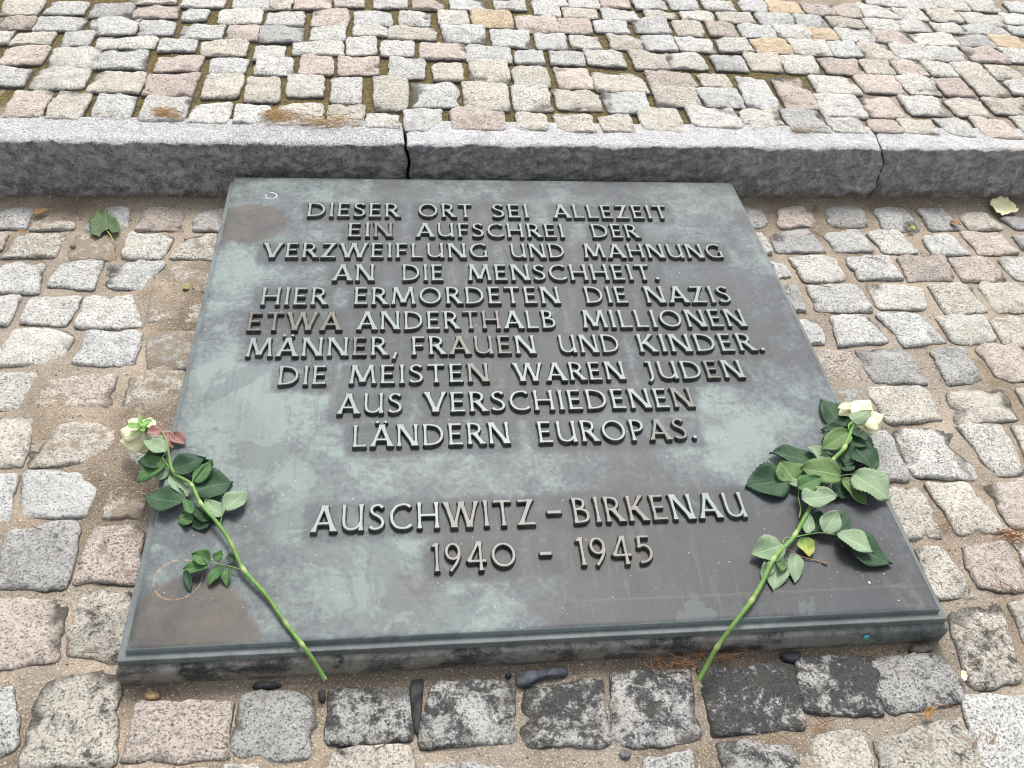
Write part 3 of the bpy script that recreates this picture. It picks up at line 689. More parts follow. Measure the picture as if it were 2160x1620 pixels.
# lines of the inscription: words with left/right edge and baseline, cap line (photo px)
J = lambda x: 450 + x / 1.8
TXT = [
 [('DIESER', J(355), J(708)), ('ORT', J(778), J(985)), ('SEI', J(1060), J(1200)), ('ALLEZEIT', J(1292), J(1730)), (370 + 158 / 1.8, 370 + 107 / 1.8)],
 [('EIN', J(510), J(683)), ('AUFSCHREI', J(770), J(1335)), ('DER', J(1440), J(1620)), (370 + 233 / 1.8, 370 + 181 / 1.8)],
 [('VERZWEIFLUNG', J(188), J(1045)), ('UND', J(1130), J(1337)), ('MAHNUNG', J(1410), J(1940)), (370 + 311 / 1.8, 370 + 257 / 1.8)],
 [('AN', J(452), J(613)), ('DIE', J(717), J(875)), ('MENSCHHEIT.', J(968), J(1695)), (370 + 397 / 1.8, 370 + 337 / 1.8)],
 [('HIER', J(178), J(432)), ('ERMORDETEN', J(533), J(1320)), ('DIE', J(1415), J(1578)), ('NAZIS', J(1645), J(1970)), (370 + 486 / 1.8, 370 + 422 / 1.8)],
 [('ETWA', J(125), J(485)), ('ANDERTHALB', J(545), J(1305)), ('MILLIONEN', J(1405), J(2027)), (370 + 581 / 1.8, 370 + 513 / 1.8)],
 [('MÄNNER,', J(122), J(700)), ('FRAUEN', J(752), J(1228)), ('UND', J(1315), J(1547)), ('KINDER.', J(1618), J(2095)), (370 + 677 / 1.8, 370 + 608 / 1.8)],
 [('DIE', J(243), J(430)), ('MEISTEN', J(515), J(1050)), ('WAREN', J(1145), J(1568)), ('JUDEN', J(1645), J(2020)), (740 + 117 / 1.8, 740 + 47 / 1.8)],
 [('AUS', J(470), J(718)), ('VERSCHIEDENEN', J(805), J(1830)), (740 + 229 / 1.8, 740 + 153 / 1.8)],
 [('LÄNDERN', J(527), J(1130)), ('EUROPAS.', J(1235), J(1838)), (740 + 354 / 1.8, 740 + 272 / 1.8)],
 [('AUSCHWITZ', J(370), J(1228)), ('-', J(1268), J(1330)), ('BIRKENAU', J(1368), J(2030)), (740 + 667 / 1.8, 740 + 568 / 1.8)],
 [('1940', J(828), J(1155)), ('-', J(1240), J(1293)), ('1945', J(1385), J(1675)), (740 + 826 / 1.8, 740 + 722 / 1.8)],
]
BROWN = {'ETWA': (0, 1, 2, 3), 'ANDERTHALB': (5, 6), 'FRAUEN': (2, 3, 4), 'MÄNNER,': (4,), 'JUDEN': (3,), 'VERSCHIEDENEN': (12,), 'MEISTEN': (6,), 'EUROPAS.': (5, 6), 'AUSCHWITZ': (5, 6, 7, 8),
         '-': (0,), 'BIRKENAU': (0, 1, 2, 3, 4), '1940': (0, 1, 2, 3), '1945': (0, 1, 2, 3), 'EIN': (2,)}
gcache = {}
boxes = []
t = NT('letter_bronze'); w = t.world()
inner = t.attr('inner').outputs['Fac']; tn = t.noise(w, 9, 4, .6, .4); fn = t.noise(w, 90, 4, .65)
pat = t.mapr(tn, .36, .50)
oa = t.objinfo().outputs['Alpha']
pat = t.mapr(t.math('ADD', t.math('MULTIPLY', tn, .6), t.math('MULTIPLY', oa, .5)), .42, .60)
c = t.mix(pat, (0.066, 0.055, 0.040, 1), (0.160, 0.205, 0.196, 1))
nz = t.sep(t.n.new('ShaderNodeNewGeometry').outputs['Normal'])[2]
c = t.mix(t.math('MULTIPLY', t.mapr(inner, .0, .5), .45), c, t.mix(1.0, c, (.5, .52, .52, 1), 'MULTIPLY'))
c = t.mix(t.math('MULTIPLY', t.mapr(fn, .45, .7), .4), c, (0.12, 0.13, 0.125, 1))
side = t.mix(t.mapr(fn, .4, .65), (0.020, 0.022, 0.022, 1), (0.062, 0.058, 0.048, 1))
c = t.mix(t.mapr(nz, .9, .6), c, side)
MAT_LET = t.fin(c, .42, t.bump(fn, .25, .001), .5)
def gname(ch): return {'.': 'full_stop', ',': 'comma', '-': 'hyphen'}.get(ch, 'digit' if ch.isdigit() else 'letter')
for line in TXT:
    yb_px, yt_px = line[-1]
    # measured heights hold at mid-plate; baseline parallel to x
    yb = at(1000, yb_px, LET_H)[1]; yt = at(1000, yt_px, LET_H)[1]
    cap = yt - yb
    for word, xl, xr in line[:-1]:
        def colx(px):                                # x on this line: solve on the plate, half way up the letters
            lo, hi = 0.0, 1620.0
            ym = yb + cap * .15
            for _ in range(40):
                mid = (lo + hi) / 2
                if at(px, mid, LET_H)[1] > ym: lo = mid
                else: hi = mid
            return at(px, lo, LET_H)[0]
        X0, X1 = colx(xl), colx(xr)
        gap = 0.135
        nat = sum(GL[ch][0] for ch in word) + gap * (len(word) - 1)
        if word == '-':
            yy = yb
        sx = (X1 - X0) / nat
        boxes.append((X0, X1, yb, yt))
        x = X0
        for k, ch in enumerate(word):
            if ch not in gcache: gcache[ch] = glyph_mesh(ch)
            me, wd = gcache[ch]
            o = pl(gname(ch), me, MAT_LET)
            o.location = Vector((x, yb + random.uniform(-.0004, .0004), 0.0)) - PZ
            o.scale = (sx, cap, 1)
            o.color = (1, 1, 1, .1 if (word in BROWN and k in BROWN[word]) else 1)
            x += (wd + gap) * sx

# --- bronze panel and flange
def px2(px, py): p = at(px, py, 0); return p[0], p[1]
N = 201
gx_ = np.linspace(-.5, .5, N); gy_ = np.linspace(0, 1, N)
X, Y = np.meshgrid(gx_, gy_)
wob = fbm(X * 14, Y * 14, 60, 4) * .012; wob2 = fbm(X * 14 + 50, Y * 14, 61, 4) * .012
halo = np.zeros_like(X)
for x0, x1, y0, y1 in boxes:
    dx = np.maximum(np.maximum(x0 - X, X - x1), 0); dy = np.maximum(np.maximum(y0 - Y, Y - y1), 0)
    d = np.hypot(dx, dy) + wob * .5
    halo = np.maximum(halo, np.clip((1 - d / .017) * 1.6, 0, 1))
tone = np.full_like(X, .49)
for px, py, r, s in [(560, 520, .06, .25), (500, 600, .07, .38), (480, 760, .11, .44), (540, 860, .11, .25), (640, 960, .12, .26), (900, 1000, .14, .25), (440, 1000, .08, .15), (700, 430, .14, .12), (560, 400, .08, .12), (1250, 400, .2, .10),
                     (1450, 440, .08, .22), (1580, 500, .05, .2), (1530, 860, .09, .34), (1600, 960, .09, .26), (1450, 950, .08, .22), (1150, 1060, .12, .18), (760, 1190, .09, .22), (800, 1310, .10, .18), (1050, 1280, .08, .18), (1200, 1250, .06, .12), (380, 1210, .06, .25),
                     (1400, 620, .14, -.25), (1150, 700, .16, -.22), (900, 640, .14, -.14), (1560, 740, .09, -.2), (1350, 980, .06, -.1), (1700, 1180, .16, -.42), (1450, 1290, .14, -.34), (1250, 1170, .12, -.25), (1850, 1250, .12, -.35), (900, 1240, .05, -.14), (450, 1330, .07, -.2), (1000, 1110, .1, -.16), (560, 1240, .08, -.05), (650, 750, .07, .1), (1480, 1140, .1, -.18)]:
    cx, cy = px2(px, py); tone += .72 * s * np.exp(-((X - cx + wob) ** 2 + (Y - cy + wob2) ** 2) / (2 * (r * .75) ** 2))
tone += .16 * fbm(X * 7, Y * 7, 70, 5)
brown = np.zeros_like(X)
def blob(px, py, rx, ry, s, soft=.12):
    cx, cy = px2(px, py)
    d = np.hypot((X - cx + wob * .7) / rx, (Y - cy + wob2 * .7) / ry)
    return s * np.clip((1 - d) / soft, 0, 1)
brown = np.maximum(brown, blob(525, 470, .075, .062, .85)); brown = np.maximum(brown, blob(395, 1300, .072, .062, .9)); brown = np.maximum(brown, blob(420, 1350, .075, .05, .8))
brown = np.maximum(brown, blob(860, 1240, .05, .035, .35, .6)); brown = np.maximum(brown, blob(1385, 1170, .35, .07, .3, .8)); brown = np.maximum(brown, blob(1500, 890, .04, .03, .3, .7))
dark2 = np.maximum(blob(545, 480, .02, .02, .5), 0)
for px, py, r in [(575, 412, .012), (1100, 400, .03), (1220, 405, .016), (840, 405, .045), (1245, 408, .013), (1190, 475, .02), (1635, 1145, .03)]:
    dark2 = np.maximum(dark2, blob(px, py, r * 1.4, r, .5, .3))
V = np.stack([X.ravel(), Y.ravel(), (0.0003 * fbm(X * 12, Y * 12, 80, 3)).ravel()], 1)
i = np.arange(N * N).reshape(N, N)
F = np.stack([i[:-1, :-1].ravel(), i[:-1, 1:].ravel(), i[1:, 1:].ravel(), i[1:, :-1].ravel()], 1).tolist()
V = V.tolist()
# rolled rim down to the flange
loop = list(i[0, :-1]) + list(i[:-1, -1]) + list(i[-1, :0:-1]) + list(i[:0:-1, 0])
prev = loop
for off, z in ((.0012, -.0004), (.0020, -.0014), (.0026, -.0098)):
    cur = []
    for q in loop:
        x, y = V[q][0], V[q][1]
        nxx = (x > .4999) - (x < -.4999); nyy = (y > .9999) - (y < .0001)
        V.append([x + nxx * off, y + nyy * off, z]); cur.append(len(V) - 1)
    m = len(loop)
    for k in range(m): F.append([prev[k], cur[k], cur[(k + 1) % m], prev[(k + 1) % m]])
    prev = cur
me = mesh_from('inscription_panel', V, F)
def fill_attr(nm, arr):
    a_ = me.attributes.new(nm, 'FLOAT', 'POINT'); vals = np.concatenate([np.clip(arr, 0, 1).ravel(), np.full(len(V) - N * N, .95 if nm == 'tone' else 0)]).astype(np.float32); a_.data.foreach_set('value', vals)
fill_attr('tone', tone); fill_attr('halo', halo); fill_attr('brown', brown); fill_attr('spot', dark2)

def bronze(name, use_attr):
    t = NT(name); w = t.world()
    n1 = t.noise(w, 6.5, 6, .62, .6); n2 = t.noise(w, 26, 5, .65, .4); n3 = t.noise(w, 120, 5, .7); n4 = t.noise(w, 3.2, 5, .6, 1.0)
    if use_attr:
        tv = t.math('ADD', t.attr('tone').outputs['Fac'], t.math('MULTIPLY', t.math('SUBTRACT', n1, .5), 1.35))
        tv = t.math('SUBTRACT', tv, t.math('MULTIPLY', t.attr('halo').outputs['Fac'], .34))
    else: tv = t.math('ADD', .62, t.math('MULTIPLY', t.math('SUBTRACT', n1, .5), 1.2))
    tv = t.math('ADD', tv, t.math('MULTIPLY', t.math('SUBTRACT', n2, .5), .85))
    tv = t.math('ADD', tv, t.math('MULTIPLY', t.math('SUBTRACT', n3, .5), .85))
    c = t.ramp(tv, [(.14, (0.032, 0.034, 0.037, 1)), (.36, (0.047, 0.053, 0.060, 1)), (.50, (0.066, 0.077, 0.083, 1)), (.62, (0.094, 0.114, 0.116, 1)), (.84, (0.145, 0.182, 0.177, 1))])
    mp = t.n.new('ShaderNodeMapping'); mp.inputs['Scale'].default_value = (1, .12, 1); mp.inputs['Rotation'].default_value = (0, 0, .25); t.l.new(w, mp.inputs[0])
    stk = t.noise(mp.outputs[0], 75, 4, .65)
    c = t.mix(t.math('MULTIPLY', t.mapr(stk, .52, .72), .30), c, (0.115, 0.125, 0.125, 1))
    c = t.mix(t.math('MULTIPLY', t.mapr(stk, .46, .32), .30), c, (0.038, 0.040, 0.044, 1))
    ed = t.noise(w, 4.6, 6, .62, 1.2); ed2 = t.noise(w, 9.5, 6, .66, .8)
    c = t.mix(t.math('MULTIPLY', t.mapr(ed, .53, .555), .38), c, (0.042, 0.047, 0.055, 1))
    c = t.mix(t.math('MULTIPLY', t.mapr(ed2, .585, .60), .28), c, (0.115, 0.142, 0.140, 1))
    # purple-brown undertone
    c = t.mix(t.math('MULTIPLY', t.mapr(n4, .5, .68), .28), c, (0.060, 0.056, 0.057, 1))
    if use_attr:
        br = t.math('MULTIPLY', t.attr('brown').outputs['Fac'], t.mapr(n2, .15, .5, .65, 1.0))
        c = t.mix(br, c, t.mix(t.mapr(t.math('ADD', t.math('MULTIPLY', n1, .6), t.math('MULTIPLY', n2, .4)), .38, .60), (0.026, 0.025, 0.027, 1), (0.070, 0.058, 0.046, 1)))
        c = t.mix(t.attr('spot').outputs['Fac'], c, (0.040, 0.039, 0.043, 1))
        xyz = t.sep(w)
        def ring(px, py, r, wd, colr, s, squash=1.0, lo=None):
            nonlocal c
            cx, cy = px2(px, py)
            dx = t.math('SUBTRACT', xyz[0], cx); dy = t.math('MULTIPLY', t.math('SUBTRACT', xyz[1], cy), squash)
            d = t.math('SQRT', t.math('ADD', t.math('MULTIPLY', dx, dx), t.math('MULTIPLY', dy, dy)))
            d = t.math('ADD', d, t.math('MULTIPLY', t.math('SUBTRACT', n2, .5), wd * .8))
            m = t.mapr(t.math('ABSOLUTE', t.math('SUBTRACT', d, r)), wd, wd * .3)
            m = t.math('MULTIPLY', m, t.mapr(n3 if s > .8 else n2, .40, .56))
            c = t.mix(t.math('MULTIPLY', m, s), c, colr)
        ring(375, 1222, .0285, .0014, (0.30, 0.17, 0.085, 1), .85)
        ring(572, 413, .0105, .0017, (0.55, 0.62, 0.63, 1), .95)
        ring(975, 408, .016, .0010, (0.20, 0.125, 0.08, 1), .7)
        ring(652, 501, .0045, .0010, (0.33, 0.27, 0.2, 1), .7)
        ring(1640, 770, .030, .0012, (0.17, 0.14, 0.10, 1), .35)
        ring(625, 1245, .024, .0010, (0.19, 0.14, 0.09, 1), .4)
        # grey line left by standing water along the front
        wl_ = t.math('ABSOLUTE', t.math('SUBTRACT', t.math('ADD', xyz[1], t.math('MULTIPLY', t.math('SUBTRACT', n2, .5), .008)), .034))
        c = t.mix(t.math('MULTIPLY', t.math('MULTIPLY', t.mapr(wl_, .003, .0005), t.mapr(xyz[0], -.1, .15)), .35), c, (0.095, 0.085, 0.070, 1))
    # pale specks and dark pits
    vo = t.voro(w, 140, 'Distance'); vc = t.voro(w, 140, 'Color'); vs = t.n.new('ShaderNodeSeparateColor'); t.l.new(vc, vs.inputs[0])
    sp = t.math('MULTIPLY', t.mapr(vo, .16, .06), t.mapr(vs.outputs[0], .93, .95))
    c = t.mix(t.math('MULTIPLY', sp, .75), c, (0.42, 0.44, 0.42, 1))
    sp2 = t.math('MULTIPLY', t.mapr(vo, .22, .12), t.mapr(vs.outputs[1], .90, .93))
    c = t.mix(t.math('MULTIPLY', sp2, .5), c, (0.035, 0.035, 0.035, 1))
    ro = t.math('ADD', .40, t.math('MULTIPLY', n1, .26))
    nr = t.bump(n2, .15, .002); nr = t.bump(n3, .3, .0009, nr)
    if not use_attr: c = t.mix(.45, c, (0.13, 0.135, 0.135, 1))
    t.fin(c, ro, nr, .32)
    t.b.inputs['Metallic'].default_value = 0.0
    return t.m
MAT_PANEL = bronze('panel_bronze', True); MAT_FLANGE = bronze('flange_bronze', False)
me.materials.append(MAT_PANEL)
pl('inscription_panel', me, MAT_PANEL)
pl('bronze_flange', rounded_box_mesh('bronze_flange', -.5115, .5115, -.0115, 1.0115, -.0205, -.0085, .0012, .010, .0003, 20, 8), MAT_FLANGE)

t = NT('turquoise_paint'); MAT_TURQ = t.fin((0.04, 0.33, 0.38, 1), .5)
def flat_blob(name, c, r, mat, parent=None, normal=(0, 0, 1), seed=0, thick=.0006, squash=1.0):
    rr = random.Random(seed); q = Vector(normal).to_track_quat('Z', 'Y'); V = []; n = 14
    rad = [r * (.7 + .5 * rr.random()) for _ in range(n)]
    for z, s in ((0, 1.0), (thick, .9)):
        for k in range(n):
            a_ = 2 * math.pi * k / n; V.append(q @ Vector((rad[k] * s * math.cos(a_), rad[k] * s * squash * math.sin(a_), z)))
    F = [(k, (k + 1) % n, n + (k + 1) % n, n + k) for k in range(n)] + [tuple(n + k for k in range(n))]
    o = link(name, mesh_from(name, V, F, False), mat, parent); o.location = c; return o
px_ = at(1831, 1328, -0.0185)
o = flat_blob('paint_fleck', Vector((px_[0], -0.0196, -0.0290)) - PZ, .0042, MAT_TURQ, plaque, (0, -1, 0.1), 4, .0015)

# ---------------------------------------------------------------- roses
def leaf_mat(name, top, under, vein):
    t = NT(name); uvn = t.attr('luv'); u, v_, _ = t.sep(uvn.outputs['Vector'])
    w = t.world(); n = t.noise(w, 60, 4, .6); n2 = t.noise(w, 300, 3, .6)
    c = t.mix(t.mapr(n, .3, .7), tuple(q * .78 for q in top[:3]) + (1,), tuple(q * .78 for q in under[:3]) + (1,))
    av = t.math('ABSOLUTE', v_)
    mid = t.mapr(av, .06, .015)
    sv = t.math('SINE', t.math('MULTIPLY', t.math('SUBTRACT', u, t.math('MULTIPLY', av, .38)), 46.0))
    sv = t.mapr(sv, .86, .98)
    c = t.mix(t.math('MULTIPLY', t.math('MAXIMUM', mid, t.math('MULTIPLY', sv, .38)), .65), c, vein)
    c = t.mix(t.math('MULTIPLY', t.mapr(n2, .55, .7), .25), c, vein)
    nr = t.bump(t.math('ADD', t.math('MULTIPLY', t.math('MAXIMUM', mid, sv), -.5), n), .35, .0012)
    t.fin(c, .58, nr, .2)
    t.b.inputs['Subsurface Weight'].default_value = 0.0
    return t.m
LM = {
 'ivy': leaf_mat('leaf_ivy', (0.065, 0.11, 0.045, 1), (0.10, 0.155, 0.075, 1), (0.24, 0.28, 0.14, 1)),
 'dark': leaf_mat('leaf_dark', (0.022, 0.055, 0.028, 1), (0.038, 0.084, 0.042, 1), (0.07, 0.14, 0.06, 1)),
 'mid': leaf_mat('leaf_green', (0.050, 0.125, 0.038, 1), (0.075, 0.165, 0.055, 1), (0.17, 0.27, 0.12, 1)),
 'pale': leaf_mat('leaf_underside', (0.175, 0.255, 0.150, 1), (0.235, 0.315, 0.200, 1), (0.30, 0.40, 0.24, 1)),
 'olive': leaf_mat('leaf_olive', (0.085, 0.155, 0.045, 1), (0.12, 0.195, 0.075, 1), (0.22, 0.30, 0.13, 1)),
 'yellow': leaf_mat('leaf_yellowing', (0.10, 0.24, 0.05, 1), (0.42, 0.42, 0.10, 1), (0.40, 0.42, 0.16, 1)),
 'pink': leaf_mat('petal_pink', (0.24, 0.11, 0.105, 1), (0.36, 0.20, 0.17, 1), (0.30, 0.22, 0.16, 1)),
 'dry': leaf_mat('leaf_dry', (0.23, 0.13, 0.06, 1), (0.36, 0.22, 0.11, 1), (0.4, 0.28, 0.16, 1)),
}
def leaf(parent, base, tip, width, kind, zb, zt, seed=0, fold=.25, curl=.12, serr=True, name='leaf', z0=0.0, slope=0.0, thick=.0004, shape=1.0, roll=None):
    """leaf from base px to tip px; zb/zt: heights of base and tip over the surface; width in photo px"""
    rr = random.Random(seed * 17 + int(base[0] * 3 + tip[1]))
    B = Vector(at(base[0], base[1], z0 + zb, slope)); T = Vector(at(tip[0], tip[1], z0 + zt, slope))
    ax = T - B; L = ax.length; ax.normalize()
    midpx = ((base[0] + tip[0]) / 2, (base[1] + tip[1]) / 2)
    # width measured across the leaf axis in the photograph
    n2 = np.array([-(tip[1] - base[1]), tip[0] - base[0]], float); n2 /= np.linalg.norm(n2) + 1e-9
    A = Vector(at(midpx[0] + n2[0] * width / 2, midpx[1] + n2[1] * width / 2, z0 + (zb + zt) / 2, slope)); A2 = Vector(at(midpx[0] - n2[0] * width / 2, midpx[1] - n2[1] * width / 2, z0 + (zb + zt) / 2, slope))
    W = (A - A2); W -= ax * W.dot(ax); hw = W.length / 2 * (1.18 if serr else 1.0); W.normalize()
    if roll is None: roll = rr.uniform(-.28, .28)
    Nn = ax.cross(W)
    if Nn.z < 0: Nn = -Nn; W = -W
    W = (W * math.cos(roll) + Nn * math.sin(roll)); Nn = ax.cross(W)
    if Nn.z < 0: Nn = -Nn
    nu, nv = 25, 9; V = []; UV = []
    sk = rr.uniform(-.1, .1)
    for iu in range(nu):
        u = iu / (nu - 1)
        pr = (math.sin(math.pi * min(1, u ** (.80 * shape))) ** .78) * (1 - .22 * u) * 1.13
        pr = max(pr, .02)
        if u > .86: pr *= 1 - (u - .86) / .14 * .55
        for iv in range(nv):
            v = iv / (nv - 1) * 2 - 1
            ww = hw * pr * (1 + (0.045 * (1 if iu % 2 else -1) if serr and abs(v) > .99 else 0))
            hgt = fold * hw * abs(v) ** 1.3 * pr + curl * L * (-(u - .5) ** 2 + .25) * -1 * .6 + .15 * hw * math.sin(u * 8 + seed + v * 2.5) * abs(v) + .10 * L * math.sin(u * 5 + seed * 1.7) * (u - u * u)
            side = ax * L * (u + sk * .15 * v * math.sin(math.pi * u)) + W * ww * v + W * sk * L * .3 * math.sin(math.pi * u) * .5
            V.append(B + side + Nn * hgt); UV.append((u, v, 0))
    F = [(a_ * nv + b_, a_ * nv + b_ + 1, (a_ + 1) * nv + b_ + 1, (a_ + 1) * nv + b_) for a_ in range(nu - 1) for b_ in range(nv - 1)]
    c = V[0].copy(); me = mesh_from(name, [p - c for p in V], F)
    at_ = me.attributes.new('luv', 'FLOAT_VECTOR', 'POINT'); at_.data.foreach_set('vector', np.array(UV, np.float32).ravel())
    o = link(name, me, LM[kind] if isinstance(kind, str) else kind, parent)
    o.location = c - (parent.location if parent else Vector())
    md = o.modifiers.new('thickness', 'SOLIDIFY'); md.thickness = thick; md.offset = 0
    return o
def tube(name, pts, radii, mat, parent, seg=10, sub=5, nodes=()):
    P = [Vector(p) for p in pts]; R = list(radii)
    P = [2 * P[0] - P[1]] + P + [2 * P[-1] - P[-2]]; R = [R[0]] + R + [R[-1]]
    C, RR = [], []
    for i in range(1, len(P) - 2):
        for k in range(sub):
            t_ = k / sub; p0, p1, p2, p3 = P[i - 1:i + 3]
            C.append(.5 * (2 * p1 + (p2 - p0) * t_ + (2 * p0 - 5 * p1 + 4 * p2 - p3) * t_ ** 2 + (3 * p1 - p0 - 3 * p2 + p3) * t_ ** 3))
            RR.append(R[i] * (1 - t_) + R[i + 1] * t_ + (R[i] * .18 if (k == 0 and i in nodes) else 0))
    C.append(P[-2]); RR.append(R[-2])
    V, F = [], []; ND = [1.0 if (i % sub == 0 and (i // sub + 1) in nodes) else 0.0 for i in range(len(C)) for _ in range(seg)]
    for i, c_ in enumerate(C):
        T = (C[min(i + 1, len(C) - 1)] - C[max(i - 1, 0)]).normalized(); s_ = T.cross(Vector((0, 0, 1))).normalized(); u_ = s_.cross(T)
        for k in range(seg):
            a_ = 2 * math.pi * k / seg; V.append(c_ + (s_ * math.cos(a_) + u_ * math.sin(a_)) * RR[i])
    for i in range(len(C) - 1):
        for k in range(seg): j = (k + 1) % seg; F.append((i * seg + k, i * seg + j, (i + 1) * seg + j, (i + 1) * seg + k))
    F.append(tuple(range(seg - 1, -1, -1))); F.append(tuple((len(C) - 1) * seg + k for k in range(seg)))
    o0 = C[0].copy(); me_ = mesh_from(name, [v - o0 for v in V], F); na = me_.attributes.new('node', 'FLOAT', 'POINT'); na.data.foreach_set('value', ND); o = link(name, me_, mat, parent); o.location = o0 - (parent.location if parent else Vector()); return o
t = NT('rose_stem'); w = t.world(); n = t.noise(w, 45, 4, .6); n2 = t.noise(w, 150, 3, .7)
c = t.mix(t.mapr(n, .35, .65), (0.080, 0.175, 0.035, 1), (0.135, 0.250, 0.065, 1))
c = t.mix(t.math('MULTIPLY', t.mapr(n2, .66, .74), .7), c, (0.20, 0.13, 0.06, 1))
c = t.mix(t.math('MULTIPLY', t.attr('node').outputs['Fac'], .8), c, (0.36, 0.42, 0.17, 1))
c = t.mix(t.math('MULTIPLY', t.mapr(t.noise(w, 14, 5, .7), .42, .6), .6), c, (0.075, 0.105, 0.032, 1))
MAT_STEM = t.fin(c, .55, t.bump(n2, .6, .0009), .25)
t = NT('rose_petal'); w = t.world(); n = t.noise(w, 40, 4, .6)
uv = t.sep(t.attr('luv').outputs['Vector'])
c = t.mix(t.mapr(n, .3, .7), (0.60, 0.59, 0.34, 1), (0.71, 0.70, 0.48, 1))
c = t.mix(t.math('MULTIPLY', t.mapr(uv[0], .25, .0), .7), c, (0.46, 0.50, 0.22, 1))
c = t.mix(t.math('MULTIPLY', t.mapr(n, .70, .78), .5), c, (0.42, 0.28, 0.14, 1))
sv = t.math('SINE', t.math('MULTIPLY', uv[1], 26.0))
MAT_PETAL = t.fin(c, .55, t.bump(t.math('ADD', t.math('MULTIPLY', sv, .06), n), .6, .0030), .2)
MAT_PETAL.node_tree.nodes['Principled BSDF'].inputs['Subsurface Weight'].default_value = 0.15
MAT_PETAL.node_tree.nodes['Principled BSDF'].inputs['Subsurface Radius'].default_value = (.004, .003, .001)
t = NT('sepal_green'); n = t.noise(t.world(), 90, 4, .6)
MAT_SEPAL = t.fin(t.mix(n, (0.10, 0.23, 0.045, 1), (0.20, 0.35, 0.10, 1)), .5)
t = NT('dry_twig'); n = t.noise(t.world(), 90, 4, .6)
MAT_TWIG = t.fin(t.mix(n, (0.12, 0.06, 0.035, 1), (0.30, 0.20, 0.10, 1)), .7)

# the rose lying over the left edge of the plaque
ZA = lambda x, y: (220 + x / 2.656, 850 + y / 2.656)
roseL = thing('white_rose', tuple(at(*ZA(780, 935), 0.0)), 'cut cream rose with upturned green sepals, lying across the lower left plaque corner', 'rose', 'cut roses laid on the plaque')
stem_px = [((1238, 1552), -.024, 2.7), ((1170, 1440), -.009, 2.6), ((1105, 1350), .003, 2.7), ((1020, 1240), .0045, 2.7), ((905, 1075), .007, 2.7), ((780, 935), .010, 2.8), ((712, 790), .012, 2.6), ((640, 680), .014, 2.5), ((540, 562), .015, 2.6), ((490, 460), .016, 2.5), ((440, 425), .015, 2.4), ((385, 385), .014, 2.3), ((360, 280), .012, 2.0), ((345, 205), .012, 1.5), ((320, 170), .014, 1.3), ((270, 150), .016, 1.5), ((225, 140), .014, 2.2)]
tube('stem', [at(*ZA(*p), z) for p, z, r in stem_px], [r * .001 for p, z, r in stem_px], MAT_STEM, roseL, nodes=(1, 3, 4, 6, 7, 9, 10))
for k, (b, tp, wd, kd, zb, zt) in enumerate([
    ((345, 275), (215, 205), 80, 'pale', .016, .020), ((345, 300), (190, 330), 95, 'dark', .008, .004), ((332, 308), (187, 445), 92, 'mid', .012, -.004),
    ((375, 375), (572, 308), 84, 'dark', .014, .020), ((415, 385), (512, 378), 72, 'dark', .006, .010), ((505, 425), (607, 318), 92, 'dark', .008, .016),
    ((505, 445), (600, 335), 60, 'mid', .014, .018), ((505, 490), (722, 440), 140, 'dark', .007, .006), ((672, 602), (803, 487), 88, 'pale', .010, .014), ((662, 632), (562, 545), 86, 'pale', .009, .012),
    ((345, 350), (300, 440), 66, 'pale', .006, .000), ((378, 400), (472, 525), 84, 'pale', .008, .009), ((448, 562), (220, 518), 138, 'dark', .012, .006),
    ((492, 620), (442, 530), 44, 'mid', .014, .018), ((598, 655), (490, 585), 92, 'dark', .005, .008), ((502, 640), (412, 655), 76, 'mid', .006, .004), ((595, 660), (490, 690), 66, 'dark', .004, .003)]):
    leaf(roseL, ZA(*b), ZA(*tp), wd / 2.656, kd, zb, zt, k)
tube('leaf_stalk', [at(*ZA(*p), z) for p, z in (((492, 450), .016), ((500, 425), .018), ((545, 360), .020), ((605, 318), .018))], [.0011, .0009, .0008, .0006], MAT_STEM, roseL, 6, 3)
tube('leaf_stalk', [at(*ZA(*p), z) for p, z in (((648, 690), .012), ((655, 650), .011), ((662, 625), .010), ((672, 600), .010))], [.0009, .0007, .0007, .0005], MAT_STEM, roseL, 6, 3)
tube('leaf_stalk', [at(*ZA(*p), z) for p, z in (((385, 390), .013), ((355, 350), .012), ((325, 308), .013), ((345, 275), .016), ((330, 210), .017))], [.0009, .0009, .0008, .0007, .0005], MAT_STEM, roseL, 6, 3)
tube('leaf_stalk', [at(*ZA(*p), z) for p, z in (((540, 562), .015), ((500, 552), .014), ((450, 560), .012))], [.0012, .0008, .0007], MAT_STEM, roseL, 6, 3)
tube('leaf_stalk', [at(*ZA(*p), z) for p, z in (((778, 938), .010), ((690, 912), .009), ((600, 898), .010), ((490, 884), .012))], [.0011, .0008, .0007, .0004], MAT_STEM, roseL, 6, 4)
for k, (b, tp, wd, kd, zb, zt) in enumerate([
    ((592, 888), (488, 845), 72, 'mid', .011, .017), ((580, 915), (440, 932), 66, 'mid', .010, .008), ((455, 935), (482, 1060), 38, 'dark', .009, .002),
    ((655, 912), (582, 1030), 50, 'mid', .009, .003), ((692, 918), (685, 1030), 50, 'mid', .009, .003), ((630, 890), (657, 820), 46, 'mid', .010, .016), ((680, 868), (736, 880), 42, 'dark', .010, .006)]):
    leaf(roseL, ZA(*b), ZA(*tp), wd / 2.656, kd, zb, zt, 40 + k, fold=.5)
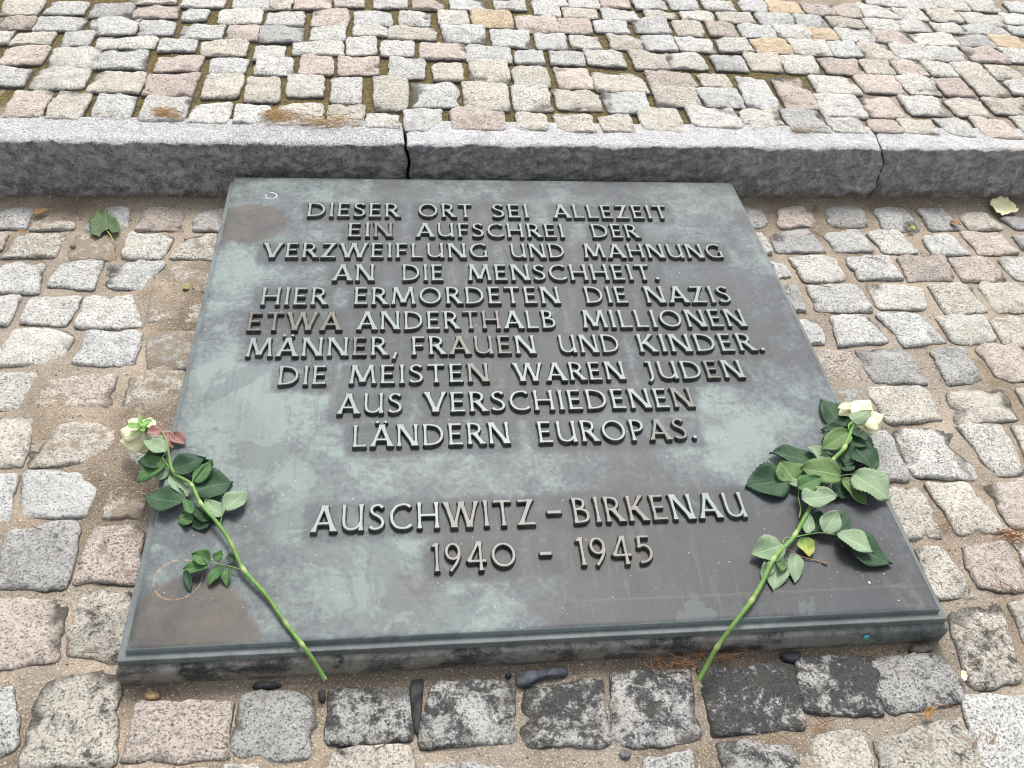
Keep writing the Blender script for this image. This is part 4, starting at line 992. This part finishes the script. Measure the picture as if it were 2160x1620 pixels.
def thorn(parent, px, py, z, dx, dy):
    b = Vector(at(px, py, z)); e_ = Vector(at(px + dx, py + dy, z + .0015)); d = (e_ - b); s_ = d.cross(Vector((0, 0, 1))).normalized() * .0011; u_ = Vector((0, 0, .0011)); ax_ = d.cross(s_).normalized().cross(s_).normalized() * .0018
    V = [b + s_ * .6, b + u_, b - s_ * .6, b - u_, e_]; V = [v - b for v in V]
    o = link('thorn', mesh_from('thorn', V, [(0, 1, 4), (1, 2, 4), (2, 3, 4), (3, 0, 4), (3, 2, 1, 0)], False), MAT_STEM, parent); o.location = b - parent.location
# flower, petals first
FLO = Vector(at(*ZA(205, 140), .0))
for k, (b, tp, wd, zb, zt) in enumerate([
    ((225, 145), (88, 225), 165, .008, -.016), ((235, 150), (150, 268), 150, .004, -.026), ((215, 150), (140, 95), 100, .014, .000), ((225, 140), (265, 85), 85, .014, .006), ((225, 150), (165, 258), 110, .010, -.022),
    ((235, 155), (215, 262), 80, .008, -.016), ((230, 140), (295, 130), 70, .012, .002), ((215, 145), (86, 160), 120, .012, -.008)]):
    leaf(roseL, ZA(*b), ZA(*tp), wd / 2.656, MAT_PETAL, zb, zt, 70 + k, fold=-.35, curl=-.3, serr=False, name='petal', shape=1.45, thick=.0005, roll=0.0)
for k, (b, tp, wd, zb, zt) in enumerate([((212, 130), (118, 125), 34, .020, .014), ((208, 130), (196, 58), 30, .020, .026), ((225, 125), (268, 88), 36, .020, .022), ((215, 145), (145, 185), 16, .019, .010), ((225, 145), (205, 160), 34, .021, .019)]):
    o = leaf(roseL, ZA(*b), ZA(*tp), wd / 2.656, MAT_SEPAL, zb, zt, 80 + k, fold=.3, serr=False, name='sepal', thick=.0009)
tube('calyx', [at(*ZA(*p), z) for p, z in (((240, 142), .017), ((225, 138), .018), ((210, 132), .020), ((200, 128), .020))], [.0022, .0046, .0050, .0020], MAT_SEPAL, roseL, 12, 4)
for k, (b, tp, wd, zb, zt) in enumerate([((240, 170), (330, 150), 50, .020, .018), ((350, 160), (385, 255), 66, .008, .003), ((375, 175), (455, 230), 70, .007, .004)]):
    leaf(roseL, ZA(*b), ZA(*tp), wd / 2.656, 'pink', zb, zt, 90 + k, fold=.5, serr=False, name='withered_petal', shape=1.2)

# the rose on the right
ZB = lambda x, y: (1440 + x / 2.532, 820 + y / 2.532)
roseR = thing('white_rose', tuple(at(*ZB(485, 910), 0.0)), 'leafy cream rose with thick green stem, lying over the right edge of the plaque', 'rose', 'cut roses laid on the plaque')
roseR.name = 'white_rose.001'
stem_px = [((85, 1560), -.030, 3.1), ((135, 1470), -.018, 3.0), ((185, 1380), -.007, 3.1), ((280, 1250), .0045, 3.1), ((370, 1130), .008, 3.1), ((430, 1025), .009, 3.1), ((485, 910), .011, 3.1), ((555, 835), .012, 2.9), ((600, 780), .013, 2.9), ((690, 620), .016, 2.9), ((760, 490), .018, 3.0), ((800, 385), .018, 3.2), ((865, 315), .018, 2.9), ((905, 210), .018, 2.6), ((940, 165), .019, 2.6)]
tube('stem', [at(*ZB(*p), z) for p, z, r in stem_px], [r * .001 for p, z, r in stem_px], MAT_STEM, roseR, 12, nodes=(1, 3, 5, 7, 9, 12, 13))
for k, (b, tp, wd, kd, zb, zt) in enumerate([
    ((878, 205), (735, 58), 100, 'dark', .006, .004), ((862, 212), (738, 220), 48, 'dark', .006, .004), ((815, 235), (742, 285), 52, 'dark', .005, .003), ((888, 232), (740, 325), 92, 'olive', .018, .022),
    ((712, 380), (463, 345), 100, 'dark', .008, .008), ((792, 388), (655, 305), 62, 'pale', .012, .015), ((568, 488), (335, 520), 140, 'dark', .008, .005),
    ((600, 492), (520, 385), 112, 'olive', .010, .014), ((762, 508), (560, 505), 70, 'pale', .012, .011), ((845, 462), (625, 425), 112, 'olive', .022, .026), ((615, 535), (738, 470), 84, 'mid', .024, .027),
    ((635, 590), (828, 568), 106, 'pale', .024, .030), ((912, 452), (1105, 592), 140, 'pale', .018, .010), ((858, 475), (992, 622), 74, 'olive', .014, .006), ((800, 512), (905, 575), 76, 'dark', .009, .005),
    ((845, 350), (942, 385), 92, 'dark', .008, .010), ((925, 312), (1027, 448), 120, 'dark', .012, .006), ((888, 250), (1018, 305), 82, 'dark', .012, .008), ((900, 218), (992, 275), 48, 'dark', .018, .014), ((838, 425), (925, 412), 58, 'dark', .010, .010)]):
    leaf(roseR, ZB(*b), ZB(*tp), wd / 2.532, kd, zb, zt, 120 + k)
for k, (b, tp, wd, kd, zb, zt) in enumerate([
    ((668, 775), (678, 668), 56, 'pale', .012, .017), ((700, 775), (738, 655), 96, 'dark', .006, .010), ((720, 775), (690, 745), 50, 'dark', .005, .004), ((750, 768), (835, 648), 100, 'pale', .014, .022), ((828, 765), (872, 655), 92, 'dark', .007, .009),
    ((826, 765), (1024, 880), 104, 'pale', .014, .016), ((870, 820), (1118, 938), 124, 'dark', .006, .004), ((830, 775), (880, 825), 50, 'mid', .008, .008), ((648, 795), (678, 898), 74, 'yellow', .010, .004),
    ((538, 832), (368, 890), 118, 'pale', .013, .010), ((480, 918), (422, 1015), 62, 'pale', .006, .004), ((520, 895), (482, 1082), 110, 'pale', .007, .002), ((500, 930), (558, 960), 60, 'mid', .009, .006), ((603, 880), (598, 1040), 72, 'pale', .008, .002)]):
    leaf(roseR, ZB(*b), ZB(*tp), wd / 2.532, kd, zb, zt, 160 + k)
for pts in ([((600, 793), .013), ((670, 778), .013), ((745, 770), .014), ((832, 785), .013)], [((622, 690), .014), ((630, 640), .014), ((620, 590), .015), ((618, 535), .014)],
            [((765, 522), .018), ((800, 495), .019), ((850, 465), .020), ((915, 455), .018)], [((800, 355), .018), ((765, 340), .018), ((720, 360), .014)], [((600, 793), .012), ((545, 800), .011), ((538, 830), .012)]):
    tube('leaf_stalk', [at(*ZB(*p), z) for p, z in pts], [.0012] + [.0009] * (len(pts) - 2) + [.0006], MAT_STEM, roseR, 6, 4)
tube('dry_twig', [at(*ZB(*p), z) for p, z in (((545, 850), .009), ((600, 880), .004), ((660, 905), .003), ((725, 920), .002), ((775, 937), .003))], [.0006, .0006, .0007, .0008, .0016], MAT_TWIG, roseR, 6, 4)
for k, (b, tp, wd, zb, zt) in enumerate([
    ((930, 170), (1055, 215), 90, .006, -.020), ((930, 165), (985, 245), 90, .012, -.006), ((930, 160), (1000, 60), 110, .012, .006), ((940, 160), (1070, 135), 100, .010, -.006), ((915, 150), (850, 95), 70, .014, .012),
    ((930, 160), (925, 65), 90, .016, .016), ((960, 165), (1050, 190), 80, .014, .000), ((925, 165), (930, 215), 60, .015, .006)]):
    leaf(roseR, ZB(*b), ZB(*tp), wd / 2.532, MAT_PETAL, zb, zt, 200 + k, fold=-.25, curl=-.3, serr=False, name='petal', shape=1.45, thick=.0005, roll=0.05 * (k % 3 - 1))
leaf(roseR, ZB(900, 100), ZB(828, 105), 42 / 2.532, MAT_PETAL, .018, .020, 211, fold=.6, serr=False, name='petal', shape=1.0, thick=.0006)
leaf(roseR, ZB(895, 165), ZB(1010, 118), 78 / 2.532, 'pale', .026, .030, 212, fold=-.3, serr=False, name='sepal')
tube('sepal', [at(*ZB(*p), z) for p, z in (((955, 165), .022), ((968, 200), .020), ((950, 232), .018))], [.0016, .0014, .0006], MAT_TWIG, roseR, 6, 4)
tube('sepal', [at(*ZB(*p), z) for p, z in (((905, 180), .024), ((888, 195), .022), ((886, 220), .020))], [.0022, .0018, .0008], MAT_SEPAL, roseR, 6, 4)
tube('calyx', [at(*ZB(*p), z) for p, z in (((900, 200), .019), ((920, 175), .020), ((940, 158), .021))], [.0034, .0052, .0036], MAT_SEPAL, roseR, 12, 4)

for (x, y, z, dx, dy) in ((958, 1150, .008, 9, -2), (850, 1010, .009, -8, 3), (1062, 1290, .006, 8, -3), (590, 610, .014, 8, -3), (745, 860, .012, 9, -2)):
    thorn(roseL, *ZA(x, y), z, dx * .8, dy)
for (x, y, z, dx, dy) in ((330, 1190, .007, -9, -3), (452, 985, .010, 9, 2), (655, 685, .015, 9, 2), (250, 1290, .004, 9, 3), (140, 1450, -.014, -9, -3)):
    thorn(roseR, *ZB(x, y), z, dx * .8, dy)

# ---------------------------------------------------------------- leaves, petal, pebbles on the ground
def poly_leaf(name, pts, z0, slope, lift, mat, label, cat, stalk=None):
    """fallen leaf from its outline: fan with a lifted, wavy rim"""
    P = [Vector(at(x, y, z0 + .002, slope)) for x, y in pts]; c = sum(P, Vector()) / len(P); n = len(P)
    V = [c + Vector((0, 0, lift * .25))]; UV = [(.5, 0, 0)]
    for r in (.3, .55, .8, 1.0):
        for k, p in enumerate(P):
            V.append(c + (p - c) * r + Vector((0, 0, lift * (r ** 2) * (.35 + .65 * (math.sin(k * 2.4) * .5 + .5))))); UV.append((r, math.sin(6.28 * k / n), 0))
    F = [(0, 1 + k, 1 + (k + 1) % n) for k in range(n)]
    for q in range(3):
        for k in range(n): j = (k + 1) % n; F.append((1 + q * n + k, 1 + (q + 1) * n + k, 1 + (q + 1) * n + j, 1 + q * n + j))
    me = mesh_from(name, [v - c for v in V], F); at_ = me.attributes.new('luv', 'FLOAT_VECTOR', 'POINT'); at_.data.foreach_set('vector', np.array(UV, np.float32).ravel())
    if stalk:
        root = thing(name, c, label, cat)
        o = link('blade', me, mat, root)
        tube('stalk', [at(x, y, z0 + .003 + dz, slope) for x, y, dz in stalk], [.0011, .0009, .0007], LM['yellow'], root, 6, 3)
    else:
        o = link(name, me, mat); o.location = c; tag(o, label, cat); root = o
    md = o.modifiers.new('thickness', 'SOLIDIFY'); md.thickness = .0005; md.offset = 0
    return root
def dense(pts, sub=3):
    r = []
    n = len(pts)
    for i in range(n):
        p0, p1, p2, p3 = [np.array(pts[(i + k) % n], float) for k in (-1, 0, 1, 2)]
        for k in range(sub):
            t_ = k / sub; r.append(tuple(.5 * (2 * p1 + (p2 - p0) * t_ + (2 * p0 - 5 * p1 + 4 * p2 - p3) * t_ ** 2 + (3 * p1 - p0 - 3 * p2 + p3) * t_ ** 3)))
    return r
ZD = lambda x, y: (x / 2.893, 360 + y / 2.893)
ZI = lambda x, y: (1500 + x / 2.893, 360 + y / 2.893)
poly_leaf('ivy_leaf', dense([ZD(*p) for p in ((648, 248), (600, 262), (545, 318), (560, 360), (555, 398), (610, 415), (655, 372), (700, 398), (735, 372), (728, 330), (705, 300), (670, 275))]), LOW0, LOWS, .009, LM['ivy'],
          'lobed green ivy leaf lying on the cobbles left of the plaque', 'leaf', stalk=[(*ZD(655, 370), .004), (*ZD(678, 400), .003), (*ZD(696, 442), .0)])
poly_leaf('rose_petal', dense([ZI(*p) for p in ((1697, 200), (1755, 170), (1800, 178), (1850, 225), (1865, 258), (1800, 275), (1770, 282), (1725, 250))]), LOW0, LOWS, .008, MAT_PETAL,
          'single pale cream rose petal beside the kerb at the far right', 'petal')
tl = lambda n, b, tp, wd, m, lab: tag(leaf(None, b, tp, wd, m, .003, .004, hash(lab) % 50 if False else len(lab), name=n, z0=LOW0, slope=LOWS, fold=.5, serr=False), lab, 'leaf')
tl('dry_leaf', ZD(200, 262), ZD(300, 240), 9, 'dry', 'narrow brown dry leaf on the cobbles near the left edge')
tl('dry_leaf', ZI(1455, 318), ZI(1525, 330), 8, 'dry', 'small tan dry leaf on the cobbles below the pale petal')
tl('dry_leaf', ZD(1115, 718), ZD(1155, 716), 9, 'yellow', 'tiny yellow leaf on the sandy joint beside the left edge of the plaque')
tl('dry_leaf', ZD(105, 368), ZD(165, 378), 7, 'dry', 'tiny orange leaf on a sandy joint at the left edge of the picture')
tl('dry_leaf', ZI(1205, 345), ZI(1245, 362), 10, 'yellow', 'pale yellow leaf scrap on a grey cobble in the top row right of the plaque')
tl('green_scrap', ZI(625, 232), ZI(655, 215), 8, 'mid', 'small green leaf scrap beside a pink cobble near the plaque top right corner')
ZH = lambda x, y: (1100 + x / 2.0377, 1260 + y / 2.0377)
ZG = lambda x, y: (200 + x / 2.16, 1260 + y / 2.16)
poly_leaf('petal_scrap', dense([ZH(*p) for p in ((1728, 490), (1745, 478), (1778, 482), (1768, 500), (1755, 512), (1748, 530), (1728, 530))]), LOW0 + .002, LOWS, .008, LM['dry'], 'curled yellowish dry petal in the joint below the front right corner of the slab', 'petal')
poly_leaf('petal_scrap', dense([ZH(*p) for p in ((1887, 320), (1903, 322), (1912, 342), (1905, 362), (1890, 352))]), LOW0, LOWS, .004, MAT_PETAL, 'small cream petal in the joint right of the slab corner', 'petal')

def pebble(name, pts, h, colr, z0, slope, label, rough=.6):
    """stone from its outline, domed"""
    P = [Vector(at(x, y, z0, slope)) for x, y in dense(pts, 3)]; c = sum(P, Vector()) / len(P); n = len(P); V = []
    for r, z in ((.9, -.012), (1.0, -.002), (1.02, h * .25), (.97, h * .6), (.82, h * .9), (.5, h), (.2, h * 1.02)):
        for p in P:
            q = c + (p - c) * r; V.append(q - c + Vector((0, 0, z + .0006 * mnoise.noise(q * 120))))
    F = [(q * n + k, q * n + (k + 1) % n, (q + 1) * n + (k + 1) % n, (q + 1) * n + k) for q in range(6) for k in range(n)]
    V.append(Vector((0, 0, h * 1.02))); F += [(6 * n + k, 6 * n + (k + 1) % n, len(V) - 1) for k in range(n)]
    a_ = sum(P[k].x * P[(k + 1) % n].y - P[(k + 1) % n].x * P[k].y for k in range(n))
    if a_ < 0: F = [tuple(reversed(f)) for f in F]
    o = link(name, mesh_from(name, V, F), MAT_PEB); o.location = c; o.color = (*colr, 1)
    return tag(o, label, 'pebble', 'pebbles in the joint in front of the slab')
t = NT('pebble'); n = t.noise(t.world(), 70, 5, .65); oc = t.objinfo().outputs['Color']
MAT_PEB = t.fin(t.mix(t.mapr(n, .35, .7), t.mix(1.0, oc, (.6, .6, .6, 1), 'MULTIPLY'), t.mix(1.0, oc, (1.9, 1.9, 1.95, 1), 'MULTIPLY')), .75, t.bump(n, .6, .003), .2)
zs, zl = LOW0 - .005, LOWS
pebble('pebble', [ZG(*p) for p in ((720, 412), (740, 395), (800, 392), (850, 400), (830, 412), (760, 420))], .007, (.035, .035, .038), zs, zl, 'flat black pebble between the slab and the cobbles, left of the left stem end')
pebble('pebble', [ZG(*p) for p in ((1440, 392), (1470, 378), (1497, 385), (1492, 480), (1485, 560), (1470, 625), (1452, 590), (1435, 470))], .006, (.022, .022, .023), zs, zl, 'tall narrow black pebble wedged between two sooty cobbles in the front row')
pebble('pebble', [ZG(*p) for p in ((1020, 430), (1048, 428), (1052, 462), (1040, 480), (1022, 468))], .006, (.03, .03, .032), zs, zl, 'little black pebble just below the end of the left rose stem')
pebble('pebble', [ZH(*p) for p in ((-22, 335), (30, 322), (110, 318), (180, 308), (198, 322), (180, 342), (110, 350), (50, 372), (10, 390), (-18, 378))], .008, (.055, .060, .070), zs, zl, 'long bluish grey pebble against the middle of the slab front')
pebble('pebble', [ZG(*p) for p in ((232, 445), (250, 430), (290, 435), (298, 458), (275, 470), (238, 468))], .006, (.17, .115, .06), zs, zl, 'tan brown pebble near the front left corner of the slab')
pebble('pebble', [ZH(*p) for p in ((1112, 250), (1140, 238), (1195, 240), (1195, 262), (1170, 285), (1125, 270))], .007, (.022, .023, .026), zs, zl, 'shiny black pebble right of the right rose stem end')
pebble('pebble', [ZH(*p) for p in ((1668, 218), (1700, 205), (1750, 205), (1768, 222), (1745, 240), (1690, 250), (1668, 235))], .008, (.06, .052, .040), zs, zl, 'smooth brown pebble under the front right corner of the slab')
pebble('pebble', [ZH(*p) for p in ((418, 672), (440, 660), (468, 668), (465, 690), (435, 695))], .005, (.12, .12, .12), zs, zl, 'small grey pebble in the sandy joint at the bottom middle')
pebble('pebble', [ZG(*p) for p in ((1870, 352), (1885, 345), (1898, 355), (1892, 368), (1875, 366))], .005, (.03, .03, .032), zs, zl, 'pea sized black pebble left of the long bluish grey pebble')
pebble('pebble', [ZD(*p) for p in ((428, 465), (445, 456), (465, 462), (462, 475), (440, 478))], .006, (.12, .09, .05), LOW0, LOWS, 'small brown pebble on a sandy cobble below the ivy leaf')

# ---------------------------------------------------------------- grains, needles, dry grass: nobody could count them
def grains(name, n, xr, yr, hf, rmin, rmax, sd_, mat, parent, dens=None, avoid_plate=True):
    rg = np.random.RandomState(sd_); V = []; F = []; cols = []
    base = np.array([(1, 0, 0), (0, 1, 0), (-1, 0, 0), (0, -1, 0), (0, 0, 1), (0, 0, -1)], float)
    fc = [(0, 1, 4), (1, 2, 4), (2, 3, 4), (3, 0, 4), (1, 0, 5), (2, 1, 5), (3, 2, 5), (0, 3, 5)]
    P = []
    while len(P) < n:
        x = rg.uniform(*xr, n); y = rg.uniform(*yr, n)
        ok = np.ones(n, bool)
        if avoid_plate: ok &= ~((np.abs(x) < .516) & (y > -.020)); ok &= y < kerb_y(x) - .002
        if dens is not None: ok &= rg.rand(n) < dens(x, y)
        P += list(zip(x[ok], y[ok]))
    P = np.array(P[:n]); Z = hf(P[:, 0], P[:, 1])
    for k in range(n):
        r = rmin * (rmax / rmin) ** (rg.rand() ** 2.2)
        R_ = rg.normal(size=(3, 3)); q, _ = np.linalg.qr(R_)
        v = (base * r * (0.6 + .7 * rg.rand(6, 1))) @ q + np.array([P[k, 0], P[k, 1], Z[k] + r * .25])
        b0 = len(V); V += v.tolist(); F += [(a_ + b0, b_ + b0, c_ + b0) for a_, b_, c_ in fc]; cols += [rg.rand()] * 6
    me = mesh_from(name, V, F, False); at_ = me.attributes.new('shade', 'FLOAT', 'POINT'); at_.data.foreach_set('value', np.array(cols, np.float32))
    o = link(name, me, mat, parent); o['kind'] = 'stuff'; return o
t = NT('grain'); sh = t.attr('shade').outputs['Fac']
MAT_GRAIN = t.fin(t.ramp(sh, [(0, (0.07, 0.055, 0.04, 1)), (.3, (0.20, 0.155, 0.105, 1)), (.6, (0.34, 0.28, 0.20, 1)), (.85, (0.48, 0.44, 0.37, 1)), (.97, (0.6, 0.57, 0.52, 1))]), .8)
grains('sand_grains', 17000, (-.95, 1.35), (-.34, 1.03), sand_low, .0006, .0022, 5, MAT_GRAIN, lower)
grains('joint_grit', 6000, (-1.3, 1.9), (1.13, 2.4), sand_up, .0009, .0028, 6, MAT_GRAIN, upper, avoid_plate=False)

def needles(name, spots, z0, slope, mat, label, cat, parent=None):
    rg = random.Random(3); V = []; F = []
    for px, py, n, sp, ln in spots:
        for _ in range(n if n > 20 else int(n * .55)):
            c = Vector(at(px + rg.gauss(0, sp), py + rg.gauss(0, sp * .35), z0, slope)); a_ = rg.uniform(0, math.pi); L = ln * rg.uniform(.5, 1.2)
            d = Vector((math.cos(a_), math.sin(a_) * .6, rg.uniform(-.1, .25))) * L / 2; s_ = d.cross(Vector((0, 0, 1))).normalized() * .00055
            up = Vector((0, 0, .0010)); zz = Vector((0, 0, rg.uniform(.001, .006)))
            bend_ = Vector((rg.uniform(-1, 1), rg.uniform(-1, 1), 0)) * L * .08
            b0 = len(V)
            for p in (c - d, c + bend_, c + d): V += [p + zz - s_, p + zz + s_, p + zz + up]
            for q in (0, 3):
                for k in range(3): j = (k + 1) % 3; F.append((b0 + q + k, b0 + q + j, b0 + q + 3 + j, b0 + q + 3 + k))
    o = link(name, mesh_from(name, V, F, False), mat); tag(o, label, cat, kind='stuff'); return o
t = NT('pine_needle'); n = t.noise(t.world(), 60, 3, .6)
MAT_NEEDLE = t.fin(t.mix(n, (0.16, 0.065, 0.025, 1), (0.42, 0.24, 0.12, 1)), .6)
needles('pine_needles', [(1445, 1392, 28, 40, .03), (1400, 1400, 14, 30, .03), (1530, 1392, 10, 12, .02), (1730, 1530, 14, 22, .025), (1640, 1560, 6, 14, .02), (2130, 1130, 26, 14, .028), (2150, 1145, 14, 16, .03), (2115, 1240, 6, 14, .03), (1995, 1110, 10, 14, .03), (2050, 1330, 8, 20, .03),
                         (1940, 1500, 8, 30, .03), (2070, 1560, 8, 12, .03), (1560, 1380, 6, 30, .025), (1720, 495, 10, 14, .03), (1790, 480, 8, 16, .03), (1640, 1275, 0, 9, .02), (820, 1560, 3, 40, .03), (1840, 1380, 8, 20, .025), (2090, 1380, 8, 30, .03),
                         (700, 1480, 2, 90, .02), (1930, 430, 5, 30, .025), (1560, 440, 3, 30, .02), (1690, 610, 5, 20, .03), (1880, 550, 8, 20, .03), (2010, 620, 8, 24, .03), (1860, 700, 4, 30, .03), (1750, 760, 6, 16, .02), (1960, 760, 6, 30, .025), (1990, 960, 6, 20, .03), (2040, 1210, 6, 30, .03), (50, 1110, 3, 30, .02), (150, 1390, 6, 40, .02)],
        LOW0 - .001, LOWS, MAT_NEEDLE, 'dry orange pine needles caught in the joints around the plaque', 'pine needles')
t = NT('dry_grass'); n = t.noise(t.world(), 80, 3, .6)
MAT_DRY = t.fin(t.mix(n, (0.30, 0.17, 0.07, 1), (0.60, 0.44, 0.24, 1)), .7)
needles('dry_grass', [(345, 240, 60, 12, .028), (365, 247, 30, 12, .02), (590, 247, 70, 16, .028), (640, 252, 45, 26, .024), (700, 258, 55, 22, .022), (575, 240, 25, 8, .03), (735, 258, 20, 14, .02), (1690, 277, 26, 16, .02), (830, 262, 10, 12, .02), (1735, 270, 8, 10, .02), (230, 238, 8, 12, .02)],
        UP0 + .001, UPS, MAT_DRY, 'tufts of dry straw coloured grass and needles along the back of the kerb', 'dry grass')

# crumbs and bits on the bronze
t = NT('pale_crumb'); MAT_CRUMB = t.fin((0.62, 0.62, 0.58, 1), .8)
V = []; F = []
rg = random.Random(11)
def crumb(x, y, z, r):
    b0 = len(V)
    for k in range(5):
        a_ = k * 1.2566 + rg.random() * .6; V.append((x + r * math.cos(a_) * rg.uniform(.6, 1.2), y + r * math.sin(a_) * rg.uniform(.6, 1.2), z + .0001))
    V.append((x, y, z + r * .8)); F.extend([(b0 + k, b0 + (k + 1) % 5, b0 + 5) for k in range(5)])
for _ in range(420):
    x, y = rg.uniform(-.48, .48), rg.uniform(.01, .98)
    crumb(x, y, .0003, .0004 * (1 + 1.4 * rg.random() ** 3))
for px, py, r in ((1834, 1230, .0026), (1865, 1211, .0011), (1895, 1267, .0014), (1700, 1160, .0010)):
    p = at(px, py, 0); crumb(p[0], p[1], .0003, r)
o = link('pale_crumbs', mesh_from('pale_crumbs', V, F, False), MAT_CRUMB); tag(o, 'scattered pale dust crumbs on the bronze surface', 'crumbs', kind='stuff')
